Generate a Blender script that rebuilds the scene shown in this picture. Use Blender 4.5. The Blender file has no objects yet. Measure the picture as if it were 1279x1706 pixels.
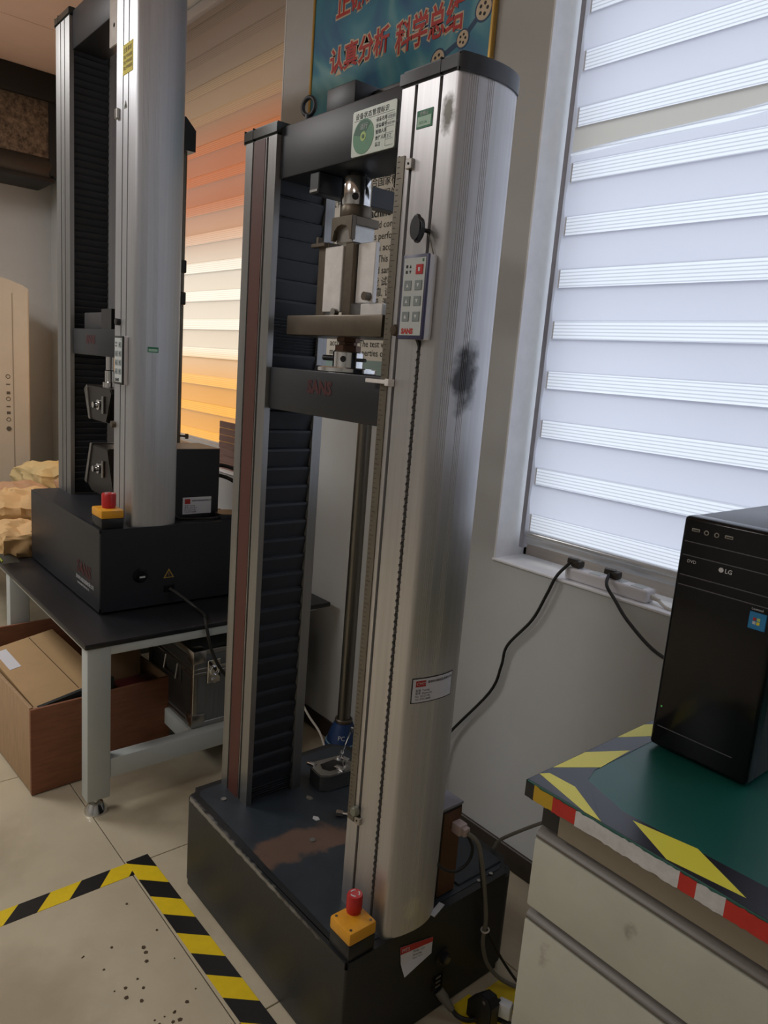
import bpy, bmesh, math, random
from mathutils import Vector, Matrix, noise

random.seed(7)
S = bpy.context.scene
COL = S.collection

# ------------------------------------------------------------------ camera, world, light, exposure
def lin(r, g, b):
    f = lambda v: (v / 12.92 if v <= .04045 else ((v + .055) / 1.055) ** 2.4)
    return (f(r / 255), f(g / 255), f(b / 255), 1.0)

YAW, PITCH, ROLL, FPX, CAMH = math.radians(40.949), math.radians(10.919), math.radians(-4.532), 1220.0, 1.5
fw = Vector((-math.cos(YAW) * math.cos(PITCH), math.sin(YAW) * math.cos(PITCH), -math.sin(PITCH)))
rt = fw.cross(Vector((0, 0, 1))).normalized()
dn = fw.cross(rt)
r2 = rt * math.cos(ROLL) + dn * math.sin(ROLL)
d2 = -rt * math.sin(ROLL) + dn * math.cos(ROLL)
cam_data = bpy.data.cameras.new('camera')
cam_data.sensor_fit = 'VERTICAL'
cam_data.sensor_height = 36.0
cam_data.lens = FPX / 1706 * 36.0
cam_data.clip_start = 0.02
cam = bpy.data.objects.new('camera', cam_data)
COL.objects.link(cam)
m3 = Matrix((r2, -d2, -fw)).transposed()
cam.matrix_world = Matrix.Translation((0, 0, CAMH)) @ m3.to_4x4()
S.camera = cam

world = bpy.data.worlds.new('overcast_sky')
S.world = world
world.use_nodes = True
bg = world.node_tree.nodes['Background']
bg.inputs['Color'].default_value = (0.80, 0.87, 1.0, 1)
bg.inputs['Strength'].default_value = 1.2

sun_d = bpy.data.lights.new('hazy_sun', 'SUN')
sun_d.energy = 4.1
sun_d.angle = math.radians(75)
sun_d.color = (0.97, 0.98, 1.0)
sun = bpy.data.objects.new('hazy_sun', sun_d)
COL.objects.link(sun)
sun.rotation_euler = Vector((0.12, -1.0, -0.62)).to_track_quat('-Z', 'Y').to_euler()

def ceiling_fill(x, y, power, sx=1.2, sy=0.6, color=(1.0, 0.99, 0.985)):  # unseen area lights added under the ceiling as base fill
    d = bpy.data.lights.new('ceiling_fill', 'AREA')
    d.shape = 'RECTANGLE'
    d.size, d.size_y = sx, sy
    d.energy = power
    d.color = color
    o = bpy.data.objects.new('ceiling_fill', d)
    o.location = (x, y, 3.16)
    COL.objects.link(o)
ceiling_fill(-3.9, -0.5, 42)
ceiling_fill(-2.1, -2.1, 34)
ceiling_fill(0.9, -2.6, 10)

vs = S.view_settings
vs.view_transform = 'Standard'
vs.look = 'None'
vs.exposure = 0.0
vs.gamma = 1.0
vs.use_curve_mapping = False

# ------------------------------------------------------------------ materials
MATS = {}
def mat(name, rgb, rough=.5, metal=0.0, var=0.0, vscale=8.0, bump=0.0, bscale=60.0, stretch=None, coat=0.0, spec=None):
    """principled material; var = amount of procedural mottling, stretch = scale of the noise per axis"""
    if name in MATS:
        return MATS[name]
    m = bpy.data.materials.new(name)
    m.use_nodes = True
    nt = m.node_tree
    p = nt.nodes['Principled BSDF']
    base = lin(*rgb)
    p.inputs['Base Color'].default_value = base
    p.inputs['Roughness'].default_value = rough
    p.inputs['Metallic'].default_value = metal
    if coat:
        p.inputs['Coat Weight'].default_value = coat
    if spec is not None:
        p.inputs['Specular IOR Level'].default_value = spec
    tc = nt.nodes.new('ShaderNodeTexCoord')
    mp = nt.nodes.new('ShaderNodeMapping')
    nt.links.new(tc.outputs['Object'], mp.inputs['Vector'])
    if stretch:
        mp.inputs['Scale'].default_value = stretch
    if var:
        n = nt.nodes.new('ShaderNodeTexNoise')
        n.inputs['Scale'].default_value = vscale
        n.inputs['Detail'].default_value = 5
        n.inputs['Roughness'].default_value = .65
        nt.links.new(mp.outputs['Vector'], n.inputs['Vector'])
        cr = nt.nodes.new('ShaderNodeMapRange')
        cr.inputs['From Min'].default_value = .3
        cr.inputs['From Max'].default_value = .7
        cr.inputs['To Min'].default_value = 1 - var
        cr.inputs['To Max'].default_value = 1 + var
        nt.links.new(n.outputs['Fac'], cr.inputs['Value'])
        mx = nt.nodes.new('ShaderNodeMix')
        mx.data_type = 'RGBA'
        mx.blend_type = 'MULTIPLY'
        mx.inputs['Factor'].default_value = 1
        mx.inputs[6].default_value = base
        nt.links.new(cr.outputs['Result'], mx.inputs[7])
        nt.links.new(mx.outputs[2], p.inputs['Base Color'])
    if bump:
        n = nt.nodes.new('ShaderNodeTexNoise')
        n.inputs['Scale'].default_value = bscale
        n.inputs['Detail'].default_value = 3
        nt.links.new(mp.outputs['Vector'], n.inputs['Vector'])
        b = nt.nodes.new('ShaderNodeBump')
        b.inputs['Strength'].default_value = bump
        b.inputs['Distance'].default_value = .004
        nt.links.new(n.outputs['Fac'], b.inputs['Height'])
        nt.links.new(b.outputs['Normal'], p.inputs['Normal'])
    MATS[name] = m
    return m

def brushed(m, amount):
    nt = m.node_tree
    t = nt.nodes.new('ShaderNodeTangent')
    t.direction_type = 'RADIAL'
    t.axis = 'Z'
    p = nt.nodes['Principled BSDF']
    p.inputs['Anisotropic'].default_value = amount
    p.inputs['Anisotropic Rotation'].default_value = 0.0
    nt.links.new(t.outputs[0], p.inputs['Tangent'])

def stain(m, centre, size, rgb, scale=18.0, soft=.25, axes=(1, 1, 1)):
    """add a patch of wear with its own shape (object coordinates) on top of a material's colour"""
    nt = m.node_tree
    p = nt.nodes['Principled BSDF']
    old = p.inputs['Base Color']
    tc = nt.nodes.new('ShaderNodeTexCoord')
    sub = nt.nodes.new('ShaderNodeVectorMath'); sub.operation = 'SUBTRACT'
    sub.inputs[1].default_value = centre
    nt.links.new(tc.outputs['Object'], sub.inputs[0])
    div = nt.nodes.new('ShaderNodeVectorMath'); div.operation = 'DIVIDE'
    div.inputs[1].default_value = size
    nt.links.new(sub.outputs[0], div.inputs[0])
    ln = nt.nodes.new('ShaderNodeVectorMath'); ln.operation = 'LENGTH'
    nt.links.new(div.outputs[0], ln.inputs[0])
    no = nt.nodes.new('ShaderNodeTexNoise'); no.inputs['Scale'].default_value = scale; no.inputs['Detail'].default_value = 6
    nt.links.new(tc.outputs['Object'], no.inputs['Vector'])
    ad = nt.nodes.new('ShaderNodeMath'); ad.operation = 'MULTIPLY_ADD'
    ad.inputs[1].default_value = 1.6
    ad.inputs[2].default_value = -.8
    nt.links.new(no.outputs['Fac'], ad.inputs[0])
    su = nt.nodes.new('ShaderNodeMath'); su.operation = 'ADD'
    nt.links.new(ln.outputs['Value'], su.inputs[0]); nt.links.new(ad.outputs[0], su.inputs[1])
    mr = nt.nodes.new('ShaderNodeMapRange')
    mr.inputs['From Min'].default_value = 1.0 + soft; mr.inputs['From Max'].default_value = 1.0 - soft
    nt.links.new(su.outputs[0], mr.inputs['Value'])
    mx = nt.nodes.new('ShaderNodeMix'); mx.data_type = 'RGBA'
    nt.links.new(mr.outputs['Result'], mx.inputs['Factor'])
    if old.links:
        nt.links.new(old.links[0].from_socket, mx.inputs[6])
    else:
        mx.inputs[6].default_value = old.default_value
    mx.inputs[7].default_value = lin(*rgb)
    nt.links.new(mx.outputs[2], old)
    return m

def fabric(name, rgb, trans, see=0.0, lines=0.0):
    """thin woven blind cloth: part diffuse, part translucent, a little see-through"""
    m = bpy.data.materials.new(name)
    m.use_nodes = True
    nt = m.node_tree
    nt.nodes.clear()
    out = nt.nodes.new('ShaderNodeOutputMaterial')
    df = nt.nodes.new('ShaderNodeBsdfDiffuse'); tr = nt.nodes.new('ShaderNodeBsdfTranslucent'); tp = nt.nodes.new('ShaderNodeBsdfTransparent')
    for n in (df, tr):
        n.inputs['Color'].default_value = lin(*rgb)
    tp.inputs['Color'].default_value = (1, 1, 1, 1)
    mx = nt.nodes.new('ShaderNodeMixShader'); mx.inputs[0].default_value = trans
    nt.links.new(df.outputs[0], mx.inputs[1]); nt.links.new(tr.outputs[0], mx.inputs[2])
    m2 = nt.nodes.new('ShaderNodeMixShader'); m2.inputs[0].default_value = see
    nt.links.new(mx.outputs[0], m2.inputs[1]); nt.links.new(tp.outputs[0], m2.inputs[2])
    tc = nt.nodes.new('ShaderNodeTexCoord')
    if lines:
        w = nt.nodes.new('ShaderNodeTexWave'); w.wave_type = 'BANDS'; w.bands_direction = 'Z'
        w.inputs['Scale'].default_value = 34.0
        w.inputs['Distortion'].default_value = .15
        nt.links.new(tc.outputs['Object'], w.inputs['Vector'])
        cr = nt.nodes.new('ShaderNodeMapRange')
        cr.inputs['From Min'].default_value = 0.0; cr.inputs['From Max'].default_value = .45
        cr.inputs['To Min'].default_value = 1 - lines; cr.inputs['To Max'].default_value = 1.0
        nt.links.new(w.outputs['Fac'], cr.inputs['Value'])
        mc = nt.nodes.new('ShaderNodeMix'); mc.data_type = 'RGBA'; mc.blend_type = 'MULTIPLY'
        mc.inputs['Factor'].default_value = 1
        mc.inputs[6].default_value = lin(*rgb)
        nt.links.new(cr.outputs['Result'], mc.inputs[7])
        for n in (df, tr):
            nt.links.new(mc.outputs[2], n.inputs['Color'])
    else:
        n = nt.nodes.new('ShaderNodeTexNoise'); n.inputs['Scale'].default_value = 220
        nt.links.new(tc.outputs['Object'], n.inputs['Vector'])
        b = nt.nodes.new('ShaderNodeBump'); b.inputs['Strength'].default_value = .12; b.inputs['Distance'].default_value = .001
        nt.links.new(n.outputs['Fac'], b.inputs['Height'])
        nt.links.new(b.outputs['Normal'], df.inputs['Normal'])
    nt.links.new(m2.outputs[0], out.inputs['Surface'])
    return m

def glass_tint(name, rgb):
    m = bpy.data.materials.new(name)
    m.use_nodes = True
    nt = m.node_tree
    nt.nodes.clear()
    out = nt.nodes.new('ShaderNodeOutputMaterial')
    tp = nt.nodes.new('ShaderNodeBsdfTransparent'); gl = nt.nodes.new('ShaderNodeBsdfGlossy')
    tp.inputs['Color'].default_value = (*rgb, 1)
    gl.inputs['Roughness'].default_value = .05
    mx = nt.nodes.new('ShaderNodeMixShader'); mx.inputs[0].default_value = .06
    nt.links.new(tp.outputs[0], mx.inputs[1]); nt.links.new(gl.outputs[0], mx.inputs[2])
    nt.links.new(mx.outputs[0], out.inputs['Surface'])
    return m

wall_paint = mat('wall_paint', (196, 197, 195), .75, var=.04, vscale=3, bump=.08, bscale=40)
reveal_paint = mat('reveal_paint', (242, 242, 244), .6, var=.05, vscale=14)
ceiling_paint = mat('ceiling_paint', (240, 214, 198), .8, var=.02)
dark_gap = mat('dark_gap', (60, 54, 48), .9)
tile_m = mat('glazed_tile', (198, 187, 162), .28, var=.07, vscale=5, bump=.02, bscale=14)
stain(tile_m, (.02, -.06, 0), (.16, .14, .3), (174, 162, 137), 10, .6)
grout = mat('grout', (70, 62, 50), .9)
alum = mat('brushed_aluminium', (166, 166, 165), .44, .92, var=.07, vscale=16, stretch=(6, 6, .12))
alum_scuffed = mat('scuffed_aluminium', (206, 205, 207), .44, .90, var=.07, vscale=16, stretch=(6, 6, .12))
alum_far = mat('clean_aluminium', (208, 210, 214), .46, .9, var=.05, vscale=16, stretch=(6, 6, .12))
brushed(alum_far, .8); brushed(alum, .8); brushed(alum_scuffed, .8)
slot_dark = mat('slot_shadow_black', (24, 24, 24), .7)
blackpaint = mat('textured_black_paint', (27, 29, 31), .46, var=.12, vscale=26, bump=.12, bscale=260)
blackpaint_far = mat('satin_black_paint', (31, 34, 40), .45, var=.12, vscale=12)
plate_dark = mat('worn_blue_black_plate', (40, 48, 55), .5, var=.25, vscale=14)
cap_grey = mat('charcoal_plastic', (62, 64, 70), .38, var=.15, vscale=22)
cap_green = mat('dark_moulded_cap', (48, 54, 52), .3, var=.15, vscale=22)
bellow_m = mat('bellows_rubber', (34, 37, 43), .55, var=.2, vscale=10)
brown_strip = mat('red_brown_inlay', (88, 46, 38), .5, var=.15, vscale=9, stretch=(1, 1, .1))
chrome = mat('polished_steel', (214, 214, 214), .12, 1.0)
steel = mat('ground_steel', (170, 168, 164), .3, 1.0, var=.12, vscale=30)
bronze = mat('oiled_steel_brown', (106, 97, 85), .40, .8, var=.15, vscale=18)
white_metal = mat('satin_white_metal', (244, 242, 240), .3, .25, var=.1, vscale=22)
white_plastic = mat('white_plastic', (224, 222, 226), .4)
navy = mat('navy_bezel', (58, 58, 92), .4)
face_grey = mat('pale_grey_membrane', (190, 196, 196), .35)
btn_grey = mat('grey_membrane_button', (132, 142, 144), .4)
btn_red = mat('red_membrane_button', (182, 34, 34), .4)
ink = mat('black_ink', (26, 28, 30), .6)
ink_red = mat('red_ink', (176, 42, 34), .6)
ink_darkred = mat('faded_red_ink', (70, 25, 28), .6)
ink_white = mat('white_ink', (206, 208, 210), .6)
ink_blue = mat('grey_blue_ink', (88, 92, 110), .6)
paper = mat('label_paper', (216, 216, 222), .5)
green_ink = mat('green_print', (28, 122, 84), .5)
green_disc = mat('green_disc', (84, 142, 108), .5)
green_disc_dark = mat('deep_green_sector', (24, 92, 62), .5)
lime = mat('lime_spot', (176, 204, 110), .5)
card_white = mat('card_white', (206, 216, 206), .35)
yellow_label = mat('yellow_label', (222, 206, 40), .5)
estop_yellow = mat('safety_yellow_plastic', (226, 160, 40), .4, var=.08, vscale=30)
estop_red = mat('safety_red_plastic', (186, 36, 36), .35)
black_plastic = mat('black_plastic', (26, 26, 28), .4)
black_gloss = mat('gloss_black_plastic', (18, 18, 21), .16, spec=.3)
cable_black = mat('black_cable_jacket', (30, 29, 27), .5)
cable_grey = mat('grey_cable_jacket', (112, 108, 98), .5)
cable_white = mat('white_cable_jacket', (206, 200, 190), .5)
brass = mat('brass', (190, 160, 92), .3, 1.0)
gold_frame = mat('gold_frame', (190, 156, 82), .35, .6)
tape_yellow = mat('yellow_tape', (238, 206, 24), .45, var=.06, vscale=30)
tape_black = mat('black_tape', (24, 24, 24), .42)
reflect_red = mat('red_reflective_tape', (186, 40, 30), .4, var=.1, vscale=40)
reflect_white = mat('white_reflective_tape', (196, 196, 196), .4, var=.12, vscale=60)
bench_green = mat('green_rubber_top', (24, 86, 76), .32, var=.06, vscale=6)
bench_black = mat('black_bench_edge', (28, 28, 30), .5)
cream_metal = mat('cream_painted_steel', (180, 180, 166), .5, var=.06, vscale=9)
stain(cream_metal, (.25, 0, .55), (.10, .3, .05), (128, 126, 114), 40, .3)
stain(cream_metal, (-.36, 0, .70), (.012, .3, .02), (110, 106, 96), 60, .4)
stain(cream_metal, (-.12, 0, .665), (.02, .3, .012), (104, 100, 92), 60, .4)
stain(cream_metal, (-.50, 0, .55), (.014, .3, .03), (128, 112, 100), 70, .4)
taupe_metal = mat('taupe_painted_steel', (132, 122, 104), .5, var=.05)
handle_grey = mat('grey_channel_handle', (98, 93, 87), .38, .2)
frame_grey = mat('pale_grey_powder_coat', (186, 192, 190), .45, var=.03)
bench_top_black = mat('black_laminate', (26, 27, 31), .32, var=.2, vscale=9, stretch=(1, 6, 1))
cardboard_red = mat('plywood_red_brown', (134, 86, 60), .75, var=.16, vscale=12, stretch=(1, 1, 8))
cardboard_tan = mat('cardboard_tan', (176, 144, 102), .8, var=.06, vscale=8)
board_pale = mat('pale_wood_board', (176, 146, 112), .75, var=.1, vscale=10, stretch=(6, 1, 1))
maroon = mat('maroon_leatherette', (74, 26, 26), .45)
case_panel = mat('grey_case_panel', (112, 116, 118), .42, .35, stretch=(40, 40, 1), var=.15, vscale=6)
case_dark = mat('dark_case_panel', (58, 58, 58), .5)
kraft = mat('kraft_paper', (212, 174, 122), .75, var=.1, vscale=9, bump=.5, bscale=22)
kraft_pale = mat('pale_kraft_paper', (214, 188, 134), .7, var=.08, vscale=9, bump=.5, bscale=22)
kraft_print = mat('printed_kraft_paper', (184, 146, 112), .75, var=.14, vscale=20, bump=.4, bscale=22)
olive_cloth = mat('olive_black_bag', (48, 46, 34), .7, var=.2)
lime_edge = mat('lime_piping', (150, 160, 50), .6)
ac_white = mat('aged_white_enamel', (202, 190, 172), .45, var=.03)
duct_black = mat('duct_black', (26, 28, 28), .6, var=.2)
duct_grille = mat('dusty_mesh', (112, 98, 82), .9, var=.75, vscale=34, bump=.8, bscale=50)
baseboard_m = mat('chipped_dark_skirting', (52, 42, 34), .5, var=.3, vscale=20)
rubber_blue = mat('blue_moulded_foot', (28, 58, 104), .45)
pole_m = mat('dull_steel_tube', (120, 116, 108), .32, .9, var=.12, vscale=20, stretch=(4, 4, .1))
grey_box_top = mat('grey_steel_lid', (128, 126, 132), .45)
brown_side = mat('brown_steel_panel', (92, 62, 38), .5, var=.12)
win_frame = mat('grey_aluminium_frame', (186, 174, 162), .45, .5, var=.08, vscale=30, stretch=(.2, 1, 8))
rail_clear = mat('pale_rail', (206, 208, 210), .25, .4)
rust_plate = mat('rust_patched_plate', (40, 48, 55), .5, var=.25, vscale=14)

# ------------------------------------------------------------------ mesh helpers
class G:
    """collects geometry in world coordinates, then links it as ONE mesh object"""
    def __init__(s):
        s.bm = bmesh.new()
        s.mi = 0
    def _fin(s, faces):
        for f in faces:
            f.material_index = s.mi
    def box(s, x0, x1, y0, y1, z0, z1, bev=0.0, seg=2, only=None):
        t = bmesh.new()
        v = [t.verts.new((x, y, z)) for x in (x0, x1) for y in (y0, y1) for z in (z0, z1)]
        for q in ((0, 1, 3, 2), (4, 6, 7, 5), (0, 4, 5, 1), (2, 3, 7, 6), (0, 2, 6, 4), (1, 5, 7, 3)):
            t.faces.new([v[i] for i in q])
        if bev:
            es = [e for e in t.edges if only is None or only((e.verts[0].co + e.verts[1].co) / 2, e.verts[1].co - e.verts[0].co)]
            bmesh.ops.bevel(t, geom=es, offset=bev, segments=seg, profile=.5, affect='EDGES')
        return s._merge(t)
    def _merge(s, t, mtx=None):
        if mtx is not None:
            t.transform(mtx)
        bmesh.ops.recalc_face_normals(t, faces=t.faces)
        for f in t.faces:
            f.material_index = s.mi
        me = bpy.data.meshes.new('tmp')
        t.to_mesh(me)
        t.free()
        s.bm.from_mesh(me)
        bpy.data.meshes.remove(me)
        return s
    def obox(s, c, half, ax, bev=0.0):
        """box with its own axes: ax = three vectors"""
        t = bmesh.new()
        g = G(); g.mi = s.mi
        g.box(-half[0], half[0], -half[1], half[1], -half[2], half[2], bev)
        me = bpy.data.meshes.new('tmp'); g.bm.to_mesh(me); g.bm.free()
        t.from_mesh(me); bpy.data.meshes.remove(me)
        a, b, d = [Vector(k).normalized() for k in ax]
        m = Matrix((a, b, d)).transposed().to_4x4()
        return s._merge(t, Matrix.Translation(c) @ m)
    def cyl(s, p0, p1, r0, r1=None, n=20):
        p0, p1 = Vector(p0), Vector(p1)
        r1 = r0 if r1 is None else r1
        d = p1 - p0
        t = bmesh.new()
        bmesh.ops.create_cone(t, cap_ends=True, segments=n, radius1=r0, radius2=r1, depth=d.length)
        q = d.to_track_quat('Z', 'Y').to_matrix().to_4x4()
        return s._merge(t, Matrix.Translation((p0 + p1) / 2) @ q)
    def tube(s, pts, r, n=8, sub=6):
        P = [Vector(p) for p in pts]
        if len(P) > 2 and sub > 1:
            Q = []
            for i in range(len(P) - 1):
                a = P[i - 1] if i else P[0] * 2 - P[1]
                b, c = P[i], P[i + 1]
                d = P[i + 2] if i + 2 < len(P) else P[-1] * 2 - P[-2]
                for k in range(sub):
                    u = k / sub
                    Q.append(.5 * ((2 * b) + (c - a) * u + (2 * a - 5 * b + 4 * c - d) * u * u + (3 * b - a - 3 * c + d) * u ** 3))
            Q.append(P[-1]); P = Q
        t = bmesh.new()
        rings = []
        up = Vector((.31, .17, .94))
        for i, p in enumerate(P):
            d = (P[min(i + 1, len(P) - 1)] - P[max(i - 1, 0)]).normalized()
            a = up - d * up.dot(d)
            if a.length < 1e-4:
                a = d.orthogonal()
            a.normalize(); up = a
            b = d.cross(a)
            rings.append([t.verts.new(p + (a * math.cos(2 * math.pi * k / n) + b * math.sin(2 * math.pi * k / n)) * r) for k in range(n)])
        for i in range(len(rings) - 1):
            for k in range(n):
                t.faces.new((rings[i][k], rings[i][(k + 1) % n], rings[i + 1][(k + 1) % n], rings[i + 1][k]))
        t.faces.new(rings[0][::-1]); t.faces.new(rings[-1])
        return s._merge(t)
    def prism(s, poly, axis, a0, a1, bev=0.0):
        """poly: 2-D outline; axis 'z' -> (x,y), 'y' -> (x,z), 'x' -> (y,z)"""
        def P(p, a):
            return {'z': (p[0], p[1], a), 'y': (p[0], a, p[1]), 'x': (a, p[0], p[1])}[axis]
        t = bmesh.new()
        A = [t.verts.new(P(p, a0)) for p in poly]
        B_ = [t.verts.new(P(p, a1)) for p in poly]
        n = len(poly)
        for i in range(n):
            t.faces.new((A[i], A[(i + 1) % n], B_[(i + 1) % n], B_[i]))
        f0 = t.faces.new(A); f1 = t.faces.new(B_)
        if bev:
            bmesh.ops.bevel(t, geom=list(set(f0.edges) | set(f1.edges)), offset=bev, segments=2, affect='EDGES')
        return s._merge(t)
    def lathe(s, prof, c, n=24, axis=(0, 0, 1)):
        t = bmesh.new()
        rings = []
        for r, z in prof:
            rings.append([t.verts.new((max(r, 1e-5) * math.cos(2 * math.pi * k / n), max(r, 1e-5) * math.sin(2 * math.pi * k / n), z)) for k in range(n)])
        for i in range(len(rings) - 1):
            for k in range(n):
                t.faces.new((rings[i][k], rings[i][(k + 1) % n], rings[i + 1][(k + 1) % n], rings[i + 1][k]))
        t.faces.new(rings[0][::-1]); t.faces.new(rings[-1])
        q = Vector(axis).to_track_quat('Z', 'Y').to_matrix().to_4x4()
        return s._merge(t, Matrix.Translation(c) @ q)
    def torus(s, c, R, r, axis, n=28, m=10):
        q = Vector(axis).to_track_quat('Z', 'Y').to_matrix()
        t = bmesh.new()
        V = [[t.verts.new(Vector(c) + q @ Vector(((R + r * math.cos(2 * math.pi * j / m)) * math.cos(2 * math.pi * i / n), (R + r * math.cos(2 * math.pi * j / m)) * math.sin(2 * math.pi * i / n), r * math.sin(2 * math.pi * j / m)))) for j in range(m)] for i in range(n)]
        for i in range(n):
            for j in range(m):
                t.faces.new((V[i][j], V[(i + 1) % n][j], V[(i + 1) % n][(j + 1) % m], V[i][(j + 1) % m]))
        return s._merge(t)
    def face(s, pts):
        f = s.bm.faces.new([s.bm.verts.new(p) for p in pts])
        f.material_index = s.mi
        return s
    def grid(s, fn, nu, nv, solid=0.0):
        t = bmesh.new()
        V = [[t.verts.new(fn(i / nu, j / nv)) for j in range(nv + 1)] for i in range(nu + 1)]
        for i in range(nu):
            for j in range(nv):
                t.faces.new((V[i][j], V[i + 1][j], V[i + 1][j + 1], V[i][j + 1]))
        if solid:
            bmesh.ops.recalc_face_normals(t, faces=t.faces)
            bmesh.ops.solidify(t, geom=list(t.faces), thickness=solid)
        return s._merge(t)

ORG = {}
def org(o):
    return ORG.get(o.name, Vector((0, 0, 0))) if o else Vector((0, 0, 0))

def obj(name, g, mats, parent=None, at=None, smooth=True, angle=32):
    """link collected geometry as one mesh object; vertices become local to the parent's (or its own) origin"""
    me = bpy.data.meshes.new(name)
    o0 = org(parent) if parent else Vector(at or (0, 0, 0))
    g.bm.transform(Matrix.Translation(-o0))
    g.bm.to_mesh(me)
    g.bm.free()
    for m in (mats if isinstance(mats, (list, tuple)) else [mats]):
        me.materials.append(m)
    if smooth:
        me.polygons.foreach_set('use_smooth', [True] * len(me.polygons))
        me.set_sharp_from_angle(angle=math.radians(angle))
    o = bpy.data.objects.new(name, me)
    COL.objects.link(o)
    if parent:
        o.parent = parent
    else:
        o.location = o0
    ORG[o.name] = o0.copy()
    return o

def tag(o, label=None, cat=None, group=None, kind=None):
    if label: o['label'] = label
    if cat: o['category'] = cat
    if group: o['group'] = group
    if kind: o['kind'] = kind
    return o

def thing(name, label, cat, loc, group=None):
    o = bpy.data.objects.new(name, None)
    o.empty_display_size = .1
    COL.objects.link(o)
    o.location = loc
    ORG[o.name] = Vector(loc)
    return tag(o, label, cat, group)

def struct(name, g, mats, at=(0, 0, 0), **k):
    return tag(obj(name, g, mats, None, at, **k), kind='structure')

def text(name, body, size, m, parent, fn, bold=0.0, align='LEFT', sx=1.0, valign='BOTTOM_BASELINE', spacing=1.0, line=1.0):
    """flat lettering: fn maps (a, b) of the text plane to a point in the scene"""
    c = bpy.data.curves.new('t', 'FONT')
    c.body = body
    c.size = size
    c.offset = bold
    c.align_x = align
    c.align_y = valign
    c.space_character = spacing
    c.space_line = line
    c.resolution_u = 2
    o = bpy.data.objects.new('t', c)
    COL.objects.link(o)
    me = bpy.data.meshes.new_from_object(o.evaluated_get(bpy.context.evaluated_depsgraph_get()))
    bpy.data.objects.remove(o)
    bpy.data.curves.remove(c)
    b = G()
    b.bm.from_mesh(me)
    bpy.data.meshes.remove(me)
    for v in b.bm.verts:
        v.co = Vector(fn(v.co.x * sx, v.co.y))
    for f in b.bm.faces:
        f.material_index = 0
    return obj(name, b, m, parent, smooth=False)

def front(x, y, z):          # plane facing the room (-Y)
    return lambda a, b: (x + a, y, z + b)
def side(x, y, z):           # plane facing along +X
    return lambda a, b: (x, y + a, z + b)
def top(x, y, z, ang=0.0):
    ca, sa = math.cos(ang), math.sin(ang)
    return lambda a, b: (x + a * ca - b * sa, y + a * sa + b * ca, z)

# ------------------------------------------------------------------ the room
WY, WT = 1.711, 2.0          # inner and outer face of the window wall
XF, XR, YB, ZC = -5.9, 2.6, -4.4, 3.22
SILL, WTOP = .955, 3.205
N0, N1 = -1.437, 0.35        # near window
F0, F1 = -5.50, -2.80        # far window

g = G(); g.box(XF - .2, XR + .2, YB - .2, WT, -.12, -.004)
floor = struct('floor', g, grout)
T = .66; TX, TY = -1.895, .75
g = G(); g.box(TX, TX + T, TY, TY + T, -.012, 0, .0016, 1)
for e in ():
    pass
first = None
for i in range(-7, 8):
    for j in range(-8, 3):
        x0, y0 = TX + i * T, TY + j * T
        if x0 + T < XF or x0 > XR or y0 + T < YB or y0 > WY - .01:
            continue
        if first is None:
            gg = G(); gg.box(-T / 2 + .0014, T / 2 - .0014, -T / 2 + .0014, T / 2 - .0014, -.012, 0, .0012, 1)
            first = obj('tile', gg, tile_m, floor)
            o = first
        else:
            o = first.copy(); COL.objects.link(o); o.parent = floor
        cut = min(0, WY - (y0 + T))
        o.location = (x0 + T / 2, y0 + T / 2 + cut / 2, 0)
        o.scale = (1, (T + cut) / T, 1)
g.bm.free()

g = G(); g.box(XF - .2, XR + .2, YB - .2, WT, ZC + .014, ZC + .14)
ceil = struct('ceiling', g, dark_gap)
PW = 1.2; first = None
for i in range(-1, 7):
    for j in range(-4, 2):
        x0, y0 = -5.95 + i * PW, .52 + j * PW
        if x0 > XR or y0 > WY - .05 or y0 + PW < YB or x0 + PW < XF:
            continue
        if first is None:
            gg = G(); gg.box(-PW / 2 + .004, PW / 2 - .004, -PW / 2 + .004, PW / 2 - .004, ZC, ZC + .016, .002, 1)
            o = first = obj('ceiling_panel', gg, ceiling_paint, ceil)
        else:
            o = first.copy(); COL.objects.link(o); o.parent = ceil
        cut = min(0, WY - (y0 + PW))
        o.location = (x0 + PW / 2, y0 + PW / 2 + cut / 2, 0)
        o.scale = (1, (PW + cut) / PW, 1)

g = G()
for x0, x1, z0, z1 in ((XF - .2, F0, 0, ZC + .1), (F1, N0, 0, ZC + .1), (N1, XR + .2, 0, ZC + .1), (F0, F1, 0, SILL), (F0, F1, WTOP, ZC + .1), (N0, N1, 0, SILL), (N0, N1, WTOP, ZC + .1)):
    g.box(x0, x1, WY, WT, z0, z1)
struct('wall_back', g, wall_paint)
g = G(); g.box(XF - .2, XF, YB, WY, 0, ZC + .1); struct('wall_left', g, wall_paint)
g = G(); g.box(XR, XR + .2, YB, WY, 0, ZC + .1); struct('wall_right', g, wall_paint)
g = G(); g.box(XF - .2, XR + .2, YB - .2, YB, 0, ZC + .1); struct('wall_front', g, wall_paint)
for n, (x0, x1) in enumerate(((N0, N1), (F0, F1)), 1):
    g = G()
    g.box(x0, x0 + .006, WY - .002, 1.86, SILL, WTOP)
    g.box(x1 - .006, x1, WY - .002, 1.86, SILL, WTOP)
    g.box(x0, x1, WY - .002, 1.86, WTOP - .006, WTOP)
    g.box(x0 - .004, x1 + .004, WY - .006, 1.86, SILL - .004, SILL + .004, .002, 1)
    struct('trim_%d' % n, g, reveal_paint)
g = G(); g.box(-5.89, 2.55, WY - .012, WY, 0, .075, .003, 1)
struct('baseboard_back', g, baseboard_m)

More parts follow.
